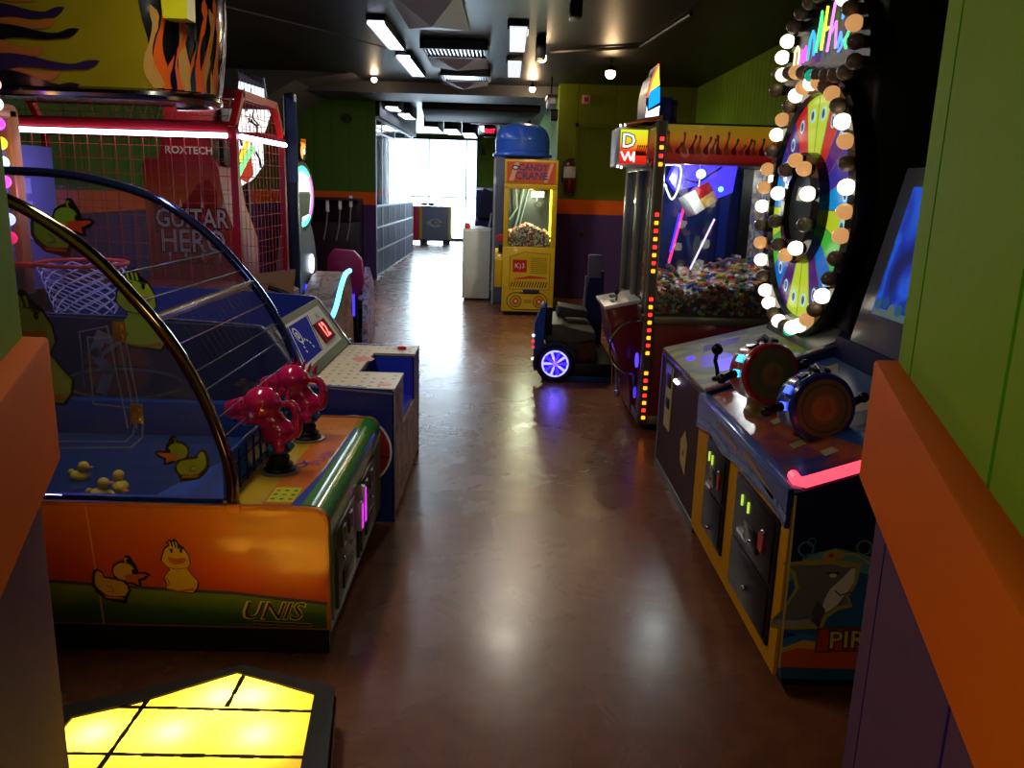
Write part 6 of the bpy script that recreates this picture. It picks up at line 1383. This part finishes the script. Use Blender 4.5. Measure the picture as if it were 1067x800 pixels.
# fire extinguisher
def extinguisher():
    t = thing('fire_extinguisher', 'fire extinguisher with white label hung on the green wall above the orange band', 'fire extinguisher', (.89, 12.5, 1.5))
    m = MB(); m.lathe((.89, 12.49, 1.56), [(.0, 0), (.08, .005), (.09, .02), (.09, .36), (.06, .42), (.03, .44), (.03, .47)], P(86, 16, 18, .3, 0, .4)); part(m, 'bottle', t)
    m = MB(); m.lathe((.89, 12.49, 1.78), [(.0915, 0), (.0915, .16)], P(200, 200, 200, .4)); part(m, 'label', t)
    m = MB(); m.box(.86, 12.45, 2.03, .95, 12.5, 2.06, BLACK, .005); m.tube([(.86, 12.49, 2.04), (.79, 12.47, 2.0), (.77, 12.47, 1.8), (.79, 12.47, 1.7)], .012, BLACK, 8); part(m, 'valve_and_hose', t)
extinguisher()
m = MB(); m.box(1.03, 12.575, 2.83, 1.15, 12.6, 2.95, P(190, 140, 150, .5), .004); m.box(1.06, 12.57, 2.86, 1.12, 12.576, 2.92, P(130, 30, 50, .5)); solo(m, 'alarm_plate', 'small pink square alarm plate high on the right cross wall', 'wall sign', (1.09, 12.59, 2.83))
def exit_sign():
    t = thing('exit_sign', 'small dark box with glowing red letters near the far window', 'exit sign', (-.42, 18.0, 2.7))
    m = MB(); m.box(-.55, 18.0, 2.64, -.30, 18.08, 2.86, P(30, 10, 14, .4), .01); m.cyl((-.42, 18.04, 2.86), (-.42, 18.04, 3.1), .01, DGREY, n=8); part(m, 'housing', t)
    m = MB(); m.text(FY(17.995), -.425, 2.755, 'EXIT', .12, E(255, 30, 60, 3.), .002, sx=.9, bold=.003); part(m, 'letters', t)
exit_sign()
m = MB(); m.tube([(-.22, 18.0, 3.1), (-.22, 18.0, 2.6), (-.2, 17.95, 2.35), (-.16, 17.9, 2.2)], .045, P(220, 230, 225, .5), 8); solo(m, 'curved_pipe', 'pale bent duct below the exit sign', 'pipe', (-.35, 17.95, 2.2))
m = MB(); m.box(-.85, 25.40, 2.55, -.72, 25.5, 2.75, P(40, 50, 40, .5), .01); solo(m, 'wall_speaker', 'small dark speaker on the green wall right of the window', 'speaker', (-.78, 25.45, 2.55))
m = MB(); m.cyl((-2.72, 14.46, 2.66), (-2.72, 14.42, 2.66), .07, P(30, 40, 30, .5), n=16); solo(m, 'round_wall_speaker', 'round dark speaker high on the left green cross wall', 'speaker', (-2.72, 14.45, 2.6))

# ============================================================ LIGHT
def point(loc, e, col, r=.03):
    l = bpy.data.lights.new('machine_and_fill_light', 'POINT'); l.energy = e; l.color = col; l.shadow_soft_size = r; o = bpy.data.objects.new('machine_and_fill_light', l); COL.objects.link(o); o.location = loc
def area(name, loc, rot, sx, sy, e, col, spread=180):
    l = bpy.data.lights.new(name, 'AREA'); l.shape = 'RECTANGLE'; l.size = sx; l.size_y = sy; l.energy = e; l.color = col; l.spread = math.radians(spread)
    o = bpy.data.objects.new(name, l); COL.objects.link(o); o.location = loc; o.rotation_euler = rot; return o
area('window_daylight', (-1.93, 25.9, 1.6), (math.radians(-90), 0, 0), 2.0, 2.9, 260, (.86, .94, 1.))
# storefront shine
# ceiling lamps of the near rows that continue over the camera side
def real_lamp(x, y, e, col, label):
    fixture(x, y - .6, y + .6, 2.93, label, tube=E(225, 235, 255, 3.))
    area('lamp_glow', (x, y, 2.9), (0, 0, 0), .2, 1.2, e, col)
for x, y, e in ((-1.25, 8.8, 5), (-1.25, 10.9, 6), ): area('lamp_glow', (x, y, 2.9), (0, 0, 0), .2, 1.3, e, (.92, .95, 1.))
area('lamp_glow', (.1, 8.3, 3.03), (0, 0, 0), .14, .4, 24, (1., .9, .75))
real_lamp(-1.25, 3.2, 16, (1., .95, .86), 'ceiling lamp above the duck game, out of the view')
area('near_fill_light', (.2, -.9, 2.95), (0, 0, 0), .6, .6, 14, (1., .9, .75)); point((-.48, -.5, 1.45), 9, (1., .8, .5), .2); point((-.22, .02, .42), 2.6, (1., .68, .3), .15)  # unseen fill lights added around the camera to lift walls and side panels
# bulbs inside machines, and an added fill for the guitar cabinet
for x, y in ((-1.08, 1.96), (-.88, 1.975), (-.645, 1.97), (-.80, 2.14), (-.705, 2.14), (-.75, 1.6), (-1.05, 1.6)): point((x, y, .08), 2.8, (1, .9, .55), .02)
point((1.2, 5.75, 1.7), 8, (1., .97, .9)); point((2.0, 6.2, 1.72), 3., (1., .95, .85)); point((1.45, 6.3, 1.5), 1.6, (.3, .25, 1.))
point((.28, 10.75, 1.5), 26, (1., .95, .7)); point((-2.3, 4.4, 1.5), 4., (.45, .3, 1.), .05); point((.43, 6.80, .17), .35, (.2, .12, 1.), .05)
point((-2.6, 6.75, 2.3), 4, (1, .8, .7), .1)  # unseen fill light added to brighten the guitar cabinet
